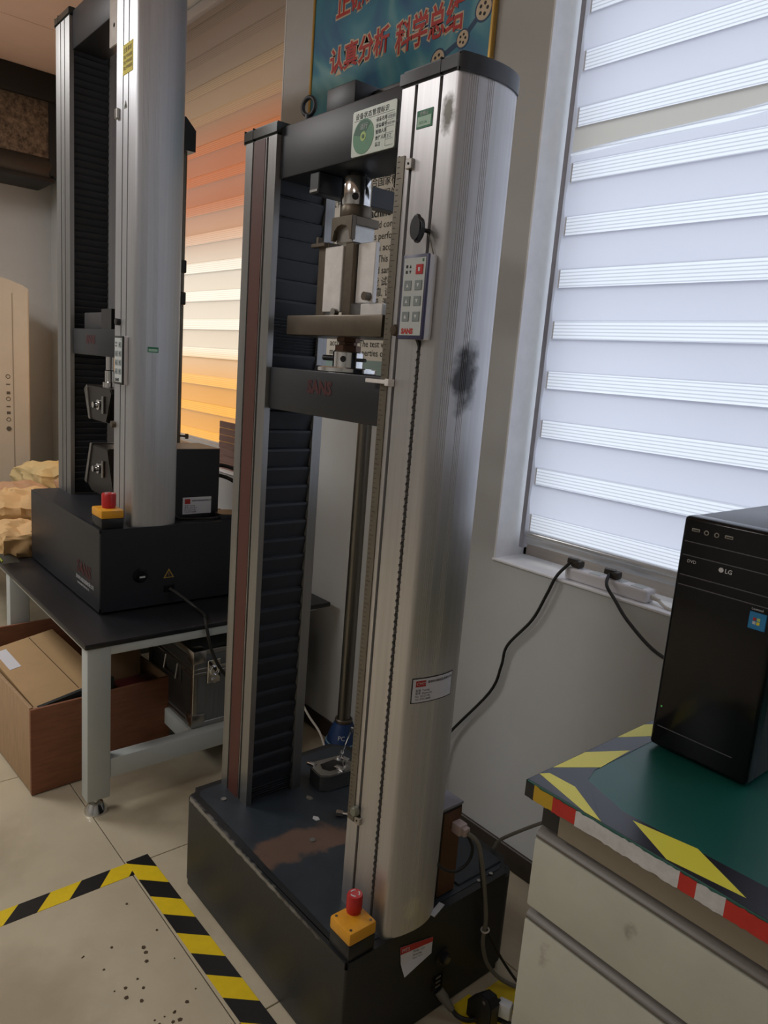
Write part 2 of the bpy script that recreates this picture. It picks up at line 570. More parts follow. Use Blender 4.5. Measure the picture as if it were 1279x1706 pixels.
# windows: aluminium frame, sliding sashes with mullions, panes of glass (films on the far one, added to colour the light)
def window(name, x0, x1, tints):
    y0, y1 = 1.845, 1.93
    g = G()
    g.box(x0, x1, y0, y1, SILL, SILL + .06, .004, 1); g.box(x0, x1, y0, y1, WTOP - .05, WTOP, .004, 1)
    g.box(x0, x0 + .02, y0, y1, SILL, WTOP, .004, 1); g.box(x1 - .02, x1, y0, y1, SILL, WTOP, .004, 1)
    for k in range(3):                       # running tracks on the bottom member
        g.box(x0 + .001, x1 - .001, y0 - .006 + k * .02, y0 + k * .02, SILL + .055, SILL + .072)
    w = struct(name, g, win_frame, (0, 0, 0))
    zs = [SILL + .06] + [f[0] for f in tints]
    for k, (zt, m) in enumerate(tints):
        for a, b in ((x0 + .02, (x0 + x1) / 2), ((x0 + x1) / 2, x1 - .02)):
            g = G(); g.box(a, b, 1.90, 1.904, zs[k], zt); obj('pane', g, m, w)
    g = G(); g.box((x0 + x1) / 2 - .025, (x0 + x1) / 2 + .025, 1.885, 1.925, SILL + .06, WTOP - .05, .003, 1)
    obj('mullion', g, win_frame, w)
    return w
clear = glass_tint('clear_glass', (.93, .95, .95))
window('window_1', N0, N1, [(WTOP - .05, clear)])
window('window_2', F0, F1, [(1.52, glass_tint('amber_light_tint', (1.0, .67, .24))), (2.06, glass_tint('warm_clear_light_tint', (1.0, .95, .86))),  # pane colours invented to cast the amber and orange glow on the blind
                            (2.22, glass_tint('peach_light_tint', (.80, .58, .42))), (2.62, glass_tint('orange_light_tint', (.66, .31, .13))),
                            (2.86, glass_tint('straw_light_tint', (.48, .37, .25))), (WTOP - .05, glass_tint('smoke_light_tint', (.27, .21, .17)))])

# zebra roller blinds: alternating woven and sheer bands
def blind(label, x0, x1, zbar, tops, solid_m, sheer_m, fold=None, cord_x=None, edge_gap=False):
    b = thing('zebra_blind', label, 'blind', ((x0 + x1) / 2, 1.80, zbar), None)
    ztop = WTOP - .06
    edges = sorted(tops)
    z = zbar + .035
    for t in edges:
        lo = t - .058
        if fold and z < fold < lo:
            def F(x, d, z=z, lo=lo):
                u = (x - x0) / .62
                return min(max(fold + .030 * u ** 1.6 + .004 * math.sin(u * 6) + d * (.006 + .004 * u), z + .002), lo - .004)
            nx = 30
            for nm, lowf, topf, mm in (('fabric_band', lambda x: z - .004, lambda x: F(x, -1), solid_m), ('sagging_fold', lambda x: F(x, -1), lambda x: F(x, 1), sheer_m),
                                       ('fabric_band', lambda x: F(x, 1), lambda x: lo + .004, fabric('beige_blind_cloth', (190, 185, 178), .52))):
                g = G(); g.grid(lambda u, v, lowf=lowf, topf=topf, nm=nm: (x0 + (x1 - x0) * u, 1.797 - (.007 * math.sin(v * math.pi) if nm == 'sagging_fold' else 0), lowf(x0 + (x1 - x0) * u) * (1 - v) + topf(x0 + (x1 - x0) * u) * v), nx, 4)
                tag(obj(nm, g, mm, b), 'fold of cloth sagging away from the bands' if nm == 'sagging_fold' else None)
        elif lo - z > .004:
            g = G(); g.grid(lambda u, v, z=z, lo=lo: (x0 + (x1 - x0) * u, 1.797 - .006 * math.sin(v * math.pi), z - .004 + (lo - z + .008) * v), 1, 5)
            obj('fabric_band', g, solid_m, b)
        lo = max(lo, zbar + .03)
        g = G(); g.grid(lambda u, v, lo=lo, t=t: (x0 + .004 + (x1 - x0 - .008) * u, 1.803, lo + (t - lo) * v), 1, 1)
        obj('sheer_band', g, sheer_m, b)
        z = t
    if ztop - z > .01:
        g = G(); g.grid(lambda u, v: (x0 + (x1 - x0) * u, 1.797, z - .004 + (ztop - z) * v), 1, 4)
        obj('fabric_band', g, solid_m, b)
    g = G(); g.box(x0, x1, 1.775, 1.835, ztop, WTOP - .01, .008); obj('head_rail', g, white_plastic, b)
    g = G(); g.lathe([(.0, 0), (.011, 0), (.011, x1 - x0), (0, x1 - x0)], (x0, 1.80, zbar + .026), 14, (1, 0, 0))
    g.box(x0, x1, 1.793, 1.807, zbar - .005, zbar + .022, .004)
    obj('bottom_bar', g, rail_clear, b)
    if edge_gap:
        g = G(); g.box(x0 - .022, x0 - .006, 1.788, 1.812, zbar - .02, ztop, .002, 1); obj('gap_strip', g, mat('gap_grey', (176, 174, 182), .5), b)  # grey strip added to imitate the dark gap beside the cloth
    if cord_x:
        g = G(); g.tube([(cord_x, 1.775, ztop), (cord_x, 1.772, 1.5), (cord_x + .004, 1.772, 1.2)], .0016, 5, 1)
        obj('pull_cord', g, cable_white, b)
    return b
near_solid = fabric('woven_blind_cool', (214, 216, 228), .52)
near_sheer = fabric('sheer_blind_cool', (226, 228, 236), .66, .03, .34)
far_solid = fabric('woven_blind_warm', (220, 214, 206), .56)
far_sheer = fabric('sheer_blind_warm', (232, 230, 224), .72, .04, .22)
blind('white zebra roller blind of cool grey bands behind the black computer tower', N0 + .050, N1 - .03, 1.012,
      [1.105 + .1445 * k for k in range(15)], near_solid, near_sheer, fold=2.136, edge_gap=True)
blind('warm amber lit zebra roller blind behind the taller bench-top testing machine', F0 + .03, F1 - .015, 1.035,
      [1.12 + .1425 * k for k in range(15)], far_solid, far_sheer, cord_x=F1 - .10)

# ------------------------------------------------------------------ wall boards
p = thing('slogan_poster', 'blue poster with red slogan lettering in a thin gold frame high on wall', 'poster', (-2.12, WY - .012, 2.40))
X0, X1, Z0, Z1 = -2.575, -1.655, 2.24, 3.0
poster_m = mat('poster_blue', (34, 96, 128), .45, var=.0)
nt = poster_m.node_tree
tc = nt.nodes.new('ShaderNodeTexCoord'); no = nt.nodes.new('ShaderNodeTexNoise'); no.inputs['Scale'].default_value = 2.6
no.inputs['Distortion'].default_value = 1.8
cr = nt.nodes.new('ShaderNodeValToRGB')
cr.color_ramp.elements[0].position = .32; cr.color_ramp.elements[0].color = lin(36, 98, 150)
cr.color_ramp.elements[1].position = .66; cr.color_ramp.elements[1].color = lin(124, 182, 188)
e = cr.color_ramp.elements.new(.5); e.color = lin(52, 138, 166)
nt.links.new(tc.outputs['Object'], no.inputs['Vector']); nt.links.new(no.outputs['Fac'], cr.inputs['Fac'])
nt.links.new(cr.outputs['Color'], nt.nodes['Principled BSDF'].inputs['Base Color'])
g = G(); g.box(X0, X1, WY - .012, WY - .002, Z0, Z1); obj('sheet', g, poster_m, p)
g = G()
for a in ((X0 - .012, X0, Z0 - .012, Z1 + .012), (X1, X1 + .014, Z0 - .012, Z1 + .012), (X0, X1, Z0 - .012, Z0), (X0, X1, Z1, Z1 + .012)):
    g.box(a[0], a[1], WY - .018, WY - .001, a[2], a[3], .003, 1)
obj('frame', g, gold_frame, p)
py = WY - .0135
poster_pale = mat('poster_pale_outline', (214, 196, 168), .5)
poster_red = mat('poster_red', (190, 46, 40), .5)
for body, x, z, sz, sx in (('认真分析', -2.462, 2.562, .090, .95), ('科学总结', -2.088, 2.540, .106, .75), ('正确理解', -2.440, 2.742, .100, .88), ('科学施策', -2.075, 2.745, .10, .85)):
    text('outline', body, sz, poster_pale, p, front(x, py + .0008, z), .0075, sx=sx)
    text('slogan', body, sz, poster_red, p, front(x, py, z), .002, sx=sx)
molecule = mat('molecule_ring_blue', (36, 74, 112), .5)
for cx, cz, r in ((-1.690, 2.560, .036), (-1.768, 2.500, .028), (-1.872, 2.466, .034)):
    g = G(); g.cyl((cx, py + .0012, cz), (cx, py + .0006, cz), r, n=28); obj('bubble_ring', g, molecule, p)
    g = G(); g.cyl((cx, py + .0009, cz), (cx, py + .0003, cz), r * .84, n=28); b = obj('bubble', g, poster_pale, p)
    g = G()
    for k in range(5):
        a = k * 1.257
        g.cyl((cx + r * .42 * math.cos(a), py + .0004, cz + r * .42 * math.sin(a)), (cx + r * .42 * math.cos(a), py, cz + r * .42 * math.sin(a)), r * .15, n=10)
    obj('bubble_dots', g, ink, b)
g = G()
for (a, b) in (((-1.69, 2.56), (-1.768, 2.50)), ((-1.768, 2.50), (-1.872, 2.466))):
    d = Vector((b[0] - a[0], 0, b[1] - a[1]))
    g.obox(((a[0] + b[0]) / 2, py + .0018, (a[1] + b[1]) / 2), (d.length / 2, .0004, .009), (d, (0, 1, 0), (-d.z, 0, d.x)))
obj('link', g, molecule, p)

nb = thing('instruction_board', 'white printed instruction board on the wall seen through the near machine frame', 'board', (-2.1, WY - .008, 1.45))
g = G(); g.box(-2.46, -1.66, WY - .010, WY - .002, 1.455, 2.19, .003, 1); obj('panel', g, mat('ivory_board', (228, 224, 212), .5), nb)
g = G(); g.box(-2.46, -1.66, WY - .0108, WY - .0098, 1.475, 1.53); obj('footer_band', g, mat('pale_teal_print', (150, 176, 172), .5), nb)
def bt(s_, x, z, size, bold=0): text('printed_line', s_, size, ink, nb, front(x, WY - .0112, z), bold)
bt('材料试验机, 符合国家标准, 配置合理', -2.40, 2.128, .036)
bt('拉伸, 压缩, 弯曲, 数据处理, 试验精度', -2.40, 2.084, .036)
bt('Testing Machine Series', -2.335, 2.024, .044, .0008)
for k, s_ in enumerate(('In line with justice and complete data,', 'for all the mechanics performance tests', 'metal, rubber and data acquisition and', 'design of the system. This machine', 'fully meets sensing and sampling needs')):
    bt(s_, -2.40, 1.986 - .0385 * k, .034)
for k, s_ in enumerate(('力学性能 试验 数据采集', '准确, 可靠, 试验曲线', '精度0.5级, 测量范围', '[伸长] 变形测量', '位移测量, 速度 0.001-500', '试验力 0-50KN')):
    bt(s_, -2.22, 1.792 - .036 * k, .034)
bt('according to The test value', -2.355, 1.578, .034)
bt('mechanics properties of test', -2.355, 1.546, .034)

# ------------------------------------------------------------------ testing machines
def catmull(P, sub):
    P = [Vector(p) for p in P]; Q = []
    for i in range(len(P) - 1):
        a = P[i - 1] if i else P[0] * 2 - P[1]; b, c = P[i], P[i + 1]
        d = P[i + 2] if i + 2 < len(P) else P[-1] * 2 - P[-2]
        for k in range(sub):
            u = k / sub
            Q.append(.5 * (2 * b + (c - a) * u + (2 * a - 5 * b + 4 * c - d) * u * u + (3 * b - a - 3 * c + d) * u ** 3))
    Q.append(P[-1]); return Q

def column_curve(hc):
    """outer bulged face of a column: points (u, v); hc = half distance to the front corner"""
    return catmull([(hc - .003, 0), (hc + .0035, .003), (hc + .009, .012), (hc + .018, .042), (hc + .0225, .085), (hc + .017, .125), (hc - .001, .160), (hc - .036, .180)], 5)

def curve_u(hc, v):
    P = column_curve(hc)
    for a, b in zip(P, P[1:]):
        if a.y <= v <= b.y:
            return a.x + (b.x - a.x) * (v - a.y) / max(b.y - a.y, 1e-9)
    return P[-1].x

def column_profile(hi, hc, grooves=True, s1=.036, s2=.102):
    out = [(hi, 0)]
    for s_, w in ((s1, .0085), (s2, .0085)):
        out += [(hi + s_, 0), (hi + s_, .009), (hi + s_ + w, .009), (hi + s_ + w, 0)]
    C = column_curve(hc)
    # resample by arc length and cut fine grooves
    L = [0]
    for a, b in zip(C, C[1:]):
        L.append(L[-1] + (b - a).length)
    def at(s_):
        for i in range(len(C) - 1):
            if L[i] <= s_ <= L[i + 1]:
                t = (s_ - L[i]) / (L[i + 1] - L[i]); p = C[i].lerp(C[i + 1], t); d = (C[i + 1] - C[i]).normalized()
                return p, Vector((-d.y, d.x))
        return C[-1], Vector((-1, 0))
    bands = [(.026, 5, .0042), (.066, 4, .0042)]
    cuts = [a + k * p for a, n, p in bands for k in range(n)] if grooves else []
    pts = [(L[i], None) for i in range(len(C)) if not any(abs(L[i] - c) < .0016 for c in cuts)]
    for c in cuts:
        pts += [(c - .0009, 0), (c - .0005, 1), (c + .0005, 1), (c + .0009, 0)]
    pts.sort(key=lambda q: q[0])
    for s_, dpt in pts:
        p, n = at(s_)
        q = p + n * (.0007 if dpt else 0)
        out.append((q.x, q.y))
    out += [(hi + .05, .182), (hi, .178), (hi, .150), (hi + .014, .150), (hi + .014, .016), (hi, .016)]
    return out

def estop(parent, x0, x1, y0, y1, z0, zt, bx, by, r, ztb, screws=True):
    e = G(); e.box(x0, x1, y0, y1, z0, z0 + (zt - z0) * .55, .003); hb = obj('stop_box', e, black_plastic, parent)
    e = G(); e.box(x0 - .001, x1 + .001, y0 - .001, y1 + .001, z0 + (zt - z0) * .55, zt, .005); lid = obj('stop_box_lid', e, estop_yellow, parent)
    if screws:
        for sx in (x0 + .009, x1 - .009):
            for sy in (y0 + .009, y1 - .009):
                e = G(); e.cyl((sx, sy, zt - .002), (sx, sy, zt + .0006), .0032, n=10); obj('screw', e, bronze, lid)
    e = G()
    e.lathe([(0, zt), (r * .92, zt), (r * .92, zt + .006), (r, zt + .007), (r, ztb - .004), (r * .9, ztb), (r * .5, ztb + .0008), (0, ztb + .0008)], (bx, by, 0), 28)
    bt_ = obj('stop_button', e, estop_red, parent)
    e = G()
    for a0 in (.3, 2.4, 4.5):
        P = [(bx + r * .62 * math.cos(a0 + k * .18), by + r * .62 * math.sin(a0 + k * .18)) for k in range(8)]
        I = [(bx + r * .48 * math.cos(a0 + k * .18), by + r * .48 * math.sin(a0 + k * .18)) for k in range(8)]
        e.prism(P + I[::-1], 'z', ztb + .0004, ztb + .0013)
    obj('turn_arrows', e, ink_white, bt_)

def machine(root, cx, yf, z0, zt, hi, hc, pitch, dense, ch, side_m, cap_left, cap_right, brown, bh, s1=.036, s2=.102):
    """columns, caps, bellows, beam and crosshead shared by both testing machines"""
    prof = column_profile(hi, hc, True, s1, s2)
    for sgn, cm in ((-1, alum), (1, side_m)):
        poly = [(cx + sgn * u, yf + v) for u, v in prof]
        g = G(); g.prism(poly, 'z', z0, zt); c = obj('column', g, cm, root, angle=50)
        for s_ in (s1, s2):
            g = G(); a, b = cx + sgn * (hi + s_ + .0003), cx + sgn * (hi + s_ + .0082)
            g.box(min(a, b), max(a, b), yf + .0065, yf + .0092, z0 + .001, zt - .001); obj('slot_lining', g, slot_dark, c)
        if sgn < 0 and brown:
            g = G(); g.box(cx - hi - s2 + .0005, cx - hi - s1 - .013, yf - .0012, yf + .002, z0 + .001, zt - .001); obj('inlay_strip', g, brown_strip, c)
        # cap: outline of the column pushed out a little, with a soft top edge
        C = column_curve(hc)
        out = [(hi - .004, -.004)] + [(p_.x + .0035, p_.y - (.004 if p_.y < .02 else 0)) for p_ in C] + [(hi + .05, .186), (hi - .004, .182)]
        g = G(); g.prism([(cx + sgn * u, yf + v) for u, v in out], 'z', zt, zt + .030, .005)
        k = obj('column_cap', g, cap_left if sgn < 0 else cap_right, root)
        g = G(); g.box(cx + sgn * (hc - .04) - .0006, cx + sgn * (hc - .04) + .0006, yf - .0046, yf + .02, zt + .002, zt + .0302)
        obj('cap_seam', g, slot_dark, k)
        # folded bellows in the inner channel
        t = bmesh.new()
        zs = []
        z = z0 + .004
        k = 0
        while z < zt - .005:
            lo, hi_z = dense
            pt = .0075 if (lo < z < hi_z or z < z0 + .035) else pitch
            amp = min(.0085, pt * .45)
            zs += [(z, 0.0), (z + pt * .80, amp), (z + pt * .93, amp * .9)]
            z += pt
        V = []
        for z, d in zs:
            z = min(z, zt - .004)
            u = cx + sgn * (hi + .012 - d)
            V.append([t.verts.new((u, yf + .0165, z)), t.verts.new((u, yf + .1495, z))])
        for a, b in zip(V, V[1:]):
            t.faces.new((a[0], a[1], b[1], b[0]))
        g = G(); g._merge(t); obj('bellows', g, bellow_m, root, smooth=False)
        zc = z0 + .004
    # fixed top beam
    g = G(); g.box(cx - hi + .001, cx + hi - .001, yf + .010, yf + .135, zt - bh, zt + .017, .004); beam = obj('top_beam', g, blackpaint_far, root)
    # moving crosshead
    g = G(); g.box(cx - hi + .0045, cx + hi - .0045, yf + .008, yf + .150, ch[0], ch[1], .003); x = obj('crosshead', g, blackpaint_far, root)
    return beam, x

# ---- the near floor-standing machine
CX, YF = -1.376, .965
ZB, ZT = .282, 2.02
near = thing('testing_machine', 'floor-standing twin-column testing machine with brown inlay strip and black base', 'testing machine', (CX, 1.13, 0))
def base_poly(x0, x1, y0, y1, r):
    P = []
    for cx_, cy_, a0, rr in ((x1, y0, -90, .006), (x1, y1, 0, r), (x0, y1, 90, r), (x0, y0, 180, r * .7)):
        sx = -1 if cx_ == x1 else 1; sy = -1 if cy_ == y1 else 1
        for k in range(6):
            a = math.radians(a0 + 18 * k)
            P.append((cx_ + sx * rr + rr * math.cos(a), cy_ + sy * rr + rr * math.sin(a)))
    return P
stain(blackpaint, (-.70 + .376 + .10, -.27, .275), (.40, .009, .007), (132, 130, 124), 45, .3)  # light scuffs along the front edge, plus a faint painted highlight
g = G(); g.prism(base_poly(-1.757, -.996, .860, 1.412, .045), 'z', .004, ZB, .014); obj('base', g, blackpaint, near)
g = G(); g.prism(base_poly(-1.735, -1.016, .884, 1.392, .035), 'z', ZB - .001, ZB + .0014)
stain(rust_plate, (-1.385 - CX, -.150, ZB), (.050, .13, .02), (98, 76, 64), 26, .22)
stain(rust_plate, (-1.345 - CX, -.045, ZB), (.03, .07, .02), (100, 78, 66), 30, .22)
obj('top_plate', g, rust_plate, near)
for sx, sy in ((-1.372, 1.034), (-1.66, .93), (-1.30, 1.30)):
    g = G(); g.cyl((sx, sy, ZB), (sx, sy, ZB + .004), .008, n=12); s_ = obj('plate_screw', g, steel, near)
stain(alum_scuffed, (.385, -.095, 1.50), (.02, .030, .055), (92, 92, 94), 34, .35)
stain(alum_scuffed, (.35, -.165, 1.955), (.014, .02, .028), (100, 98, 92), 60, .4)
stain(alum_scuffed, (.385, -.10, .345), (.02, .022, .022), (222, 222, 216), 50, .3)
beam, cross = machine(near, CX, YF, ZB, ZT, .221, .366, .048, (1.488, 1.60), (1.385, 1.487), alum_scuffed, cap_green, cap_grey, True, .098)
# beam fittings
g = G(); g.box(-1.455, -1.352, 1.0, 1.078, 2.036, 2.094, .004); obj('motor_cover', g, blackpaint_far, near)
g = G(); g.box(-1.36, -1.165, 1.05, 1.15, 2.03, 2.085, .004); obj('belt_cover', g, blackpaint_far, near)
g = G(); g.torus((-1.553, 1.02, 2.085), .019, .0052, (.25, -1, 0)); g.cyl((-1.553, 1.02, 2.034), (-1.553, 1.02, 2.066), .008); obj('lifting_eye', g, blackpaint_far, near)
for x, ya, za in ((-1.475, .982, 1.876), (-1.312, 1.09, 1.892)):
    g = G(); g.box(x, x + .035, ya, 1.215, za, 1.9215, .002, 1); r_ = obj('load_cell_rail', g, blackpaint_far, near)
    g = G(); g.box(x + .003, x + .032, ya - .0015, ya + .0002, za + .003, za + .008); obj('worn_edge', g, steel, r_)
for x, y in ((-1.105, 1.02), (-1.07, 1.04)):
    g = G(); g.lathe([(0, 2.05), (.012, 2.05), (.013, 2.058), (.008, 2.066), (0, 2.067)], (x, y, 0), 16); obj('cap_plug', g, black_plastic, near)
# upper adapter
g = G()
g.cyl((-1.388, 1.05, 1.905), (-1.388, 1.05, 1.9215), .021)
obj('threaded_stub', g, black_plastic, near)
g = G(); g.lathe([(0, 1.852), (.033, 1.852), (.034, 1.856), (.034, 1.908), (.032, 1.912), (.024, 1.914), (0, 1.914)], (-1.388, 1.05, 0), 32); u = obj('upper_coupling', g, chrome, near)
for a in ((-.6, -.8), (.75, -.66)):
    g = G(); d = Vector((a[0], a[1], 0)); c = Vector((-1.388, 1.05, 1.868)); g.cyl(c + d * .030, c + d * .0348, .0075, n=16); obj('pin_hole', g, slot_dark, u)
g = G(); g.lathe([(0, 1.826), (.034, 1.826), (.0355, 1.829), (.0355, 1.849), (.034, 1.852), (0, 1.852)], (-1.386, 1.05, 0), 32); obj('lock_ring', g, bronze, near)
g = G(); g.prism([(-1.424, 1.776), (-1.417, 1.776), (-1.413, 1.797), (-1.402, 1.807), (-1.386, 1.810), (-1.370, 1.807), (-1.359, 1.797), (-1.355, 1.776), (-1.348, 1.776), (-1.348, 1.826), (-1.424, 1.826)], 'y', 1.012, 1.024, .001)
g.box(-1.424, -1.348, 1.024, 1.088, 1.808, 1.826, .001, 1)
obj('loading_saddle', g, bronze, near)
g = G(); g.box(-1.416, -1.356, 1.022, 1.084, 1.771, 1.812, .002, 1); obj('loading_nose', g, steel, near)
# equipment status card
g = G(); g.box(-1.313, -1.176, .9715, .9745, 1.925, 2.012, .004, 2, only=lambda m, d: abs(d.y) > abs(d.x) + abs(d.z)); card = obj('status_card', g, card_white, near)
cy_ = .9712
g = G(); g.cyl((-1.275, cy_ + .0004, 1.9605), (-1.275, cy_ - .0003, 1.9605), .0335, n=40); disc = obj('green_dial', g, green_disc, card)
P = [(-1.275 + .031 * math.cos(math.radians(a)), 1.9605 + .031 * math.sin(math.radians(a))) for a in range(48, 172, 8)] + [(-1.275 + .011 * math.cos(math.radians(a)), 1.9605 + .011 * math.sin(math.radians(a))) for a in range(168, 46, -12)]
g = G(); g.prism(P, 'y', cy_ - .0003, cy_ - .0006); obj('dial_sector', g, green_disc_dark, disc)
g = G(); g.cyl((-1.275, cy_ - .0003, 1.9605), (-1.275, cy_ - .0007, 1.9605), .009, n=24); g.mi = 1; g.cyl((-1.275, cy_ - .0007, 1.9605), (-1.275, cy_ - .0012, 1.9605), .004, n=14); obj('dial_hub', g, [lime, green_disc_dark], disc)
text('dial_word', '运行', .012, ink_white, disc, front(-1.286, cy_ - .0008, 1.975))
text('card_title', '设备状态管理标识', .0125, ink, card, front(-1.304, cy_, 1.996), .0001, spacing=1.14)
for k, s_ in enumerate(('设备名称', '设备编号', '管理人员', '责任人员', '备注')):
    text('card_row', s_, .0085, ink, card, front(-1.236, cy_, 1.981 - .0115 * k), .0001)
for k, s_ in enumerate(('试验机', 'WDW-50', '', '王工', '')):
    if s_: text('card_entry', s_, .0078, ink_blue, card, front(-1.201, cy_, 1.980 - .0115 * k))
g = G()
g.box(-1.308, -1.181, cy_, cy_ - .0002, 1.9925, 1.9929)
for k in range(6): g.box(-1.204, -1.181, cy_, cy_ - .0002, 1.9885 - .0115 * k, 1.9888 - .0115 * k)
g.box(-1.2043, -1.204, cy_, cy_ - .0002, 1.931, 1.9888)
obj('card_ruling', g, ink, card)
# crosshead fittings and the lower adapter
text('crosshead_logo', 'SANS', .040, ink_darkred, near, front(-1.425, YF + .0072, 1.437), .002)
g = G(); g.lathe([(0, 1.487), (.068, 1.487), (.07, 1.489), (.07, 1.497), (.068, 1.4995), (0, 1.4995)], (-1.376, 1.045, 0), 40); obj('lower_platen', g, chrome, near)
g = G(); g.lathe([(0, 1.4995), (.036, 1.4995), (.036, 1.533), (.034, 1.536), (0, 1.536)], (-1.378, 1.05, 0), 32); l_ = obj('lower_coupling', g, chrome, near)
g = G(); d = Vector((.55, -.83, 0)); c = Vector((-1.378, 1.05, 1.518)); g.cyl(c + d * .032, c + d * .0367, .007, n=16); obj('pin_hole', g, slot_dark, l_)
g = G(); g.cyl((-1.455, 1.035, 1.519), (-1.41, 1.05, 1.519), .0065, n=14); g.cyl((-1.347, 1.05, 1.518), (-1.315, 1.05, 1.518), .004, n=12); obj('cross_pin', g, black_plastic, near)
g = G(); g.lathe([(0, 1.536), (.030, 1.536), (.030, 1.549), (.021, 1.550), (.021, 1.556), (.027, 1.557), (.027, 1.566), (0, 1.566)], (-1.382, 1.05, 0), 6); obj('lock_nut', g, mat('rusty_nut', (92, 66, 52), .45, .6, var=.2, vscale=40), near)
# fittings on the front of the column by the handset
g = G(); g.box(-1.153, -1.131, YF - .0022, YF + .001, .50, 1.90); sc = obj('scale_rule', g, mat('olive_scale', (112, 106, 94), .45, .6, var=.12, vscale=30, stretch=(1, 1, .3)), near)
g = G()
for k in range(140):
    z = .51 + k * .01
    g.box(-1.150, -1.144 if k % 5 else -1.138, YF - .0026, YF - .002, z, z + .0011)
tag(obj('scale_ticks', g, ink, sc), kind='stuff')
g = G(); g.box(-1.185, -1.112, YF - .016, YF - .003, 1.4735, 1.4815, .001, 1); g.box(-1.122, -1.110, YF - .018, YF - .001, 1.470, 1.484, .001, 1); obj('pointer', g, white_metal, near)
for z in (1.882, .515):
    g = G(); g.box(-1.1215, -1.104, YF - .008, YF + .002, z - .009, z + .009, .001, 1); b_ = obj('stop_clip', g, steel, near)
    g = G(); g.cyl((-1.113, YF - .0075, z), (-1.113, YF - .0088, z), .0022, n=10); obj('clip_screw', g, slot_dark, b_)
g = G(); g.lathe([(0, 0), (.010, 0), (.0115, .003), (.0115, .010), (.009, .014), (0, .015)], (-1.122, YF, .533), 20, (0, -1, 0)); obj('limit_knob', g, mat('worn_alloy_knob', (132, 134, 120), .4, .5), near)
g = G(); g.lathe([(0, 0), (.010, 0), (.011, .003), (.011, .011), (.009, .014), (0, .0145)], (-1.112, YF, 1.578), 20, (0, -1, 0)); obj('limit_knob', g, mat('bronze_knob', (72, 60, 46), .4, .3), near)
g = G(); g.cyl((-1.0485, YF + .004, 1.757), (-1.0485, YF - .022, 1.757), .004, n=12)
K = []
for k in range(16):
    a = 2 * math.pi * k / 16; r = .020 if k % 4 in (0, 1) else .0165
    K.append((-1.0485 + r * math.cos(a) * .8, 1.757 + r * math.sin(a) * 1.25))
g.prism(K, 'y', YF - .036, YF - .022, .003); obj('star_knob', g, black_plastic, near)
g = G(); g.tube([(-1.045, YF - .004, 1.752), (-1.034, YF - .006, 1.735), (-1.026, YF - .004, 1.713)], .0012, 5); obj('hanging_wire', g, cable_grey, near)
# green calibration sticker, company sticker, small labels
g = G(); g.box(-1.106, -1.064, YF - .0012, YF - .0002, 1.941, 1.972); st = obj('calibration_sticker', g, green_ink, near)
g = G(); g.box(-1.103, -1.067, YF - .0016, YF - .0011, 1.944, 1.961); obj('sticker_field', g, mat('mint_paper', (176, 212, 192), .5), st)
text('sticker_word', '合格证', .008, ink_white, st, front(-1.098, YF - .0017, 1.963))
text('sticker_date', '2025.06', .007, green_ink, st, front(-1.100, YF - .0018, 1.948))
def col_surf(y, z, lift):
    return (CX + curve_u(.366, y - YF) + lift, y, z)
g = G(); g.grid(lambda u, v: col_surf(.981 + .104 * u, .838 + .051 * v, .0009), 14, 2); cs = obj('company_sticker', g, paper, near)
sf = lambda y, z: (lambda a, b: col_surf(y + a, z + b, .0014))
g = G(); g.grid(lambda u, v: col_surf(.987 + .023 * u, .872 + .013 * v, .0012), 5, 1); obj('sticker_logo', g, ink_red, cs)
text('sticker_logo_word', 'CMTS', .009, ink_white, cs, sf(.9885, .8755))
text('sticker_title', '深圳市试验设备有限公司', .0062, ink, cs, sf(1.014, .878), .0001)
for k, s_ in enumerate(('名称: Testing', '型号: Electronic', 'No. 20121105', 'Tel: 0755-8888')):
    text('sticker_line', s_, .006, ink, cs, sf(.987, .862 - .0065 * k))
g = G(); g.grid(lambda u, v: col_surf(.979 + .108 * u, .836 + .055 * v, .0006), 14, 1); obj('sticker_border', g, ink, cs)
# side of the base: label, fuse, socket
g = G()
def lab(u, v):
    bend = .012 * max(0, (v < .35) * (1 - v / .35)) * (1 - u)
    return (-.9950 + bend + .0005, 1.012 + .104 * u + .010 * (1 - v) * (1 - u), .248 - .024 * u - (.074 - .030 * u) * (1 - v))
g.grid(lab, 8, 8); lb = obj('rating_label', g, paper, near)
g = G(); g.grid(lambda u, v: (lab(u, .72 + .28 * v)[0] + .0006,) + lab(u, .72 + .28 * v)[1:], 6, 2); obj('label_header', g, mat('label_red', (182, 44, 44), .5), lb)
def labf(y, z): return lambda a, b: (-.9934, y + a, z + b - .21 * a)
text('label_word', 'MTS', .013, ink_white, lb, labf(1.018, .232))
for k, s_ in enumerate(('Model  CMT', 'Serial No.', 'Date 2012', 'Power 220V')):
    text('label_line', s_, .0072, ink, lb, labf(1.054, .214 - .009 * k))
g = G(); g.lathe([(0, 0), (.021, 0), (.021, .004), (.014, .006), (.014, .018), (0, .018)], (-.996, 1.156, .150), 24, (1, 0, 0)); kn = obj('fuse_holder', g, black_plastic, near)
g = G(); g.cyl((-.9785, 1.156, .150), (-.9765, 1.156, .150), .009, n=18); obj('fuse_cap', g, steel, kn)
g = G(); g.box(-.9965, -.9935, 1.130, 1.166, .066, .104, .002, 1); so = obj('power_socket', g, black_gloss, near)
for a in (.073, .085, .097):
    g = G(); g.box(-.9937, -.9925, 1.140, 1.156, a - .002, a + .002); obj('socket_slot', g, cable_grey, so)
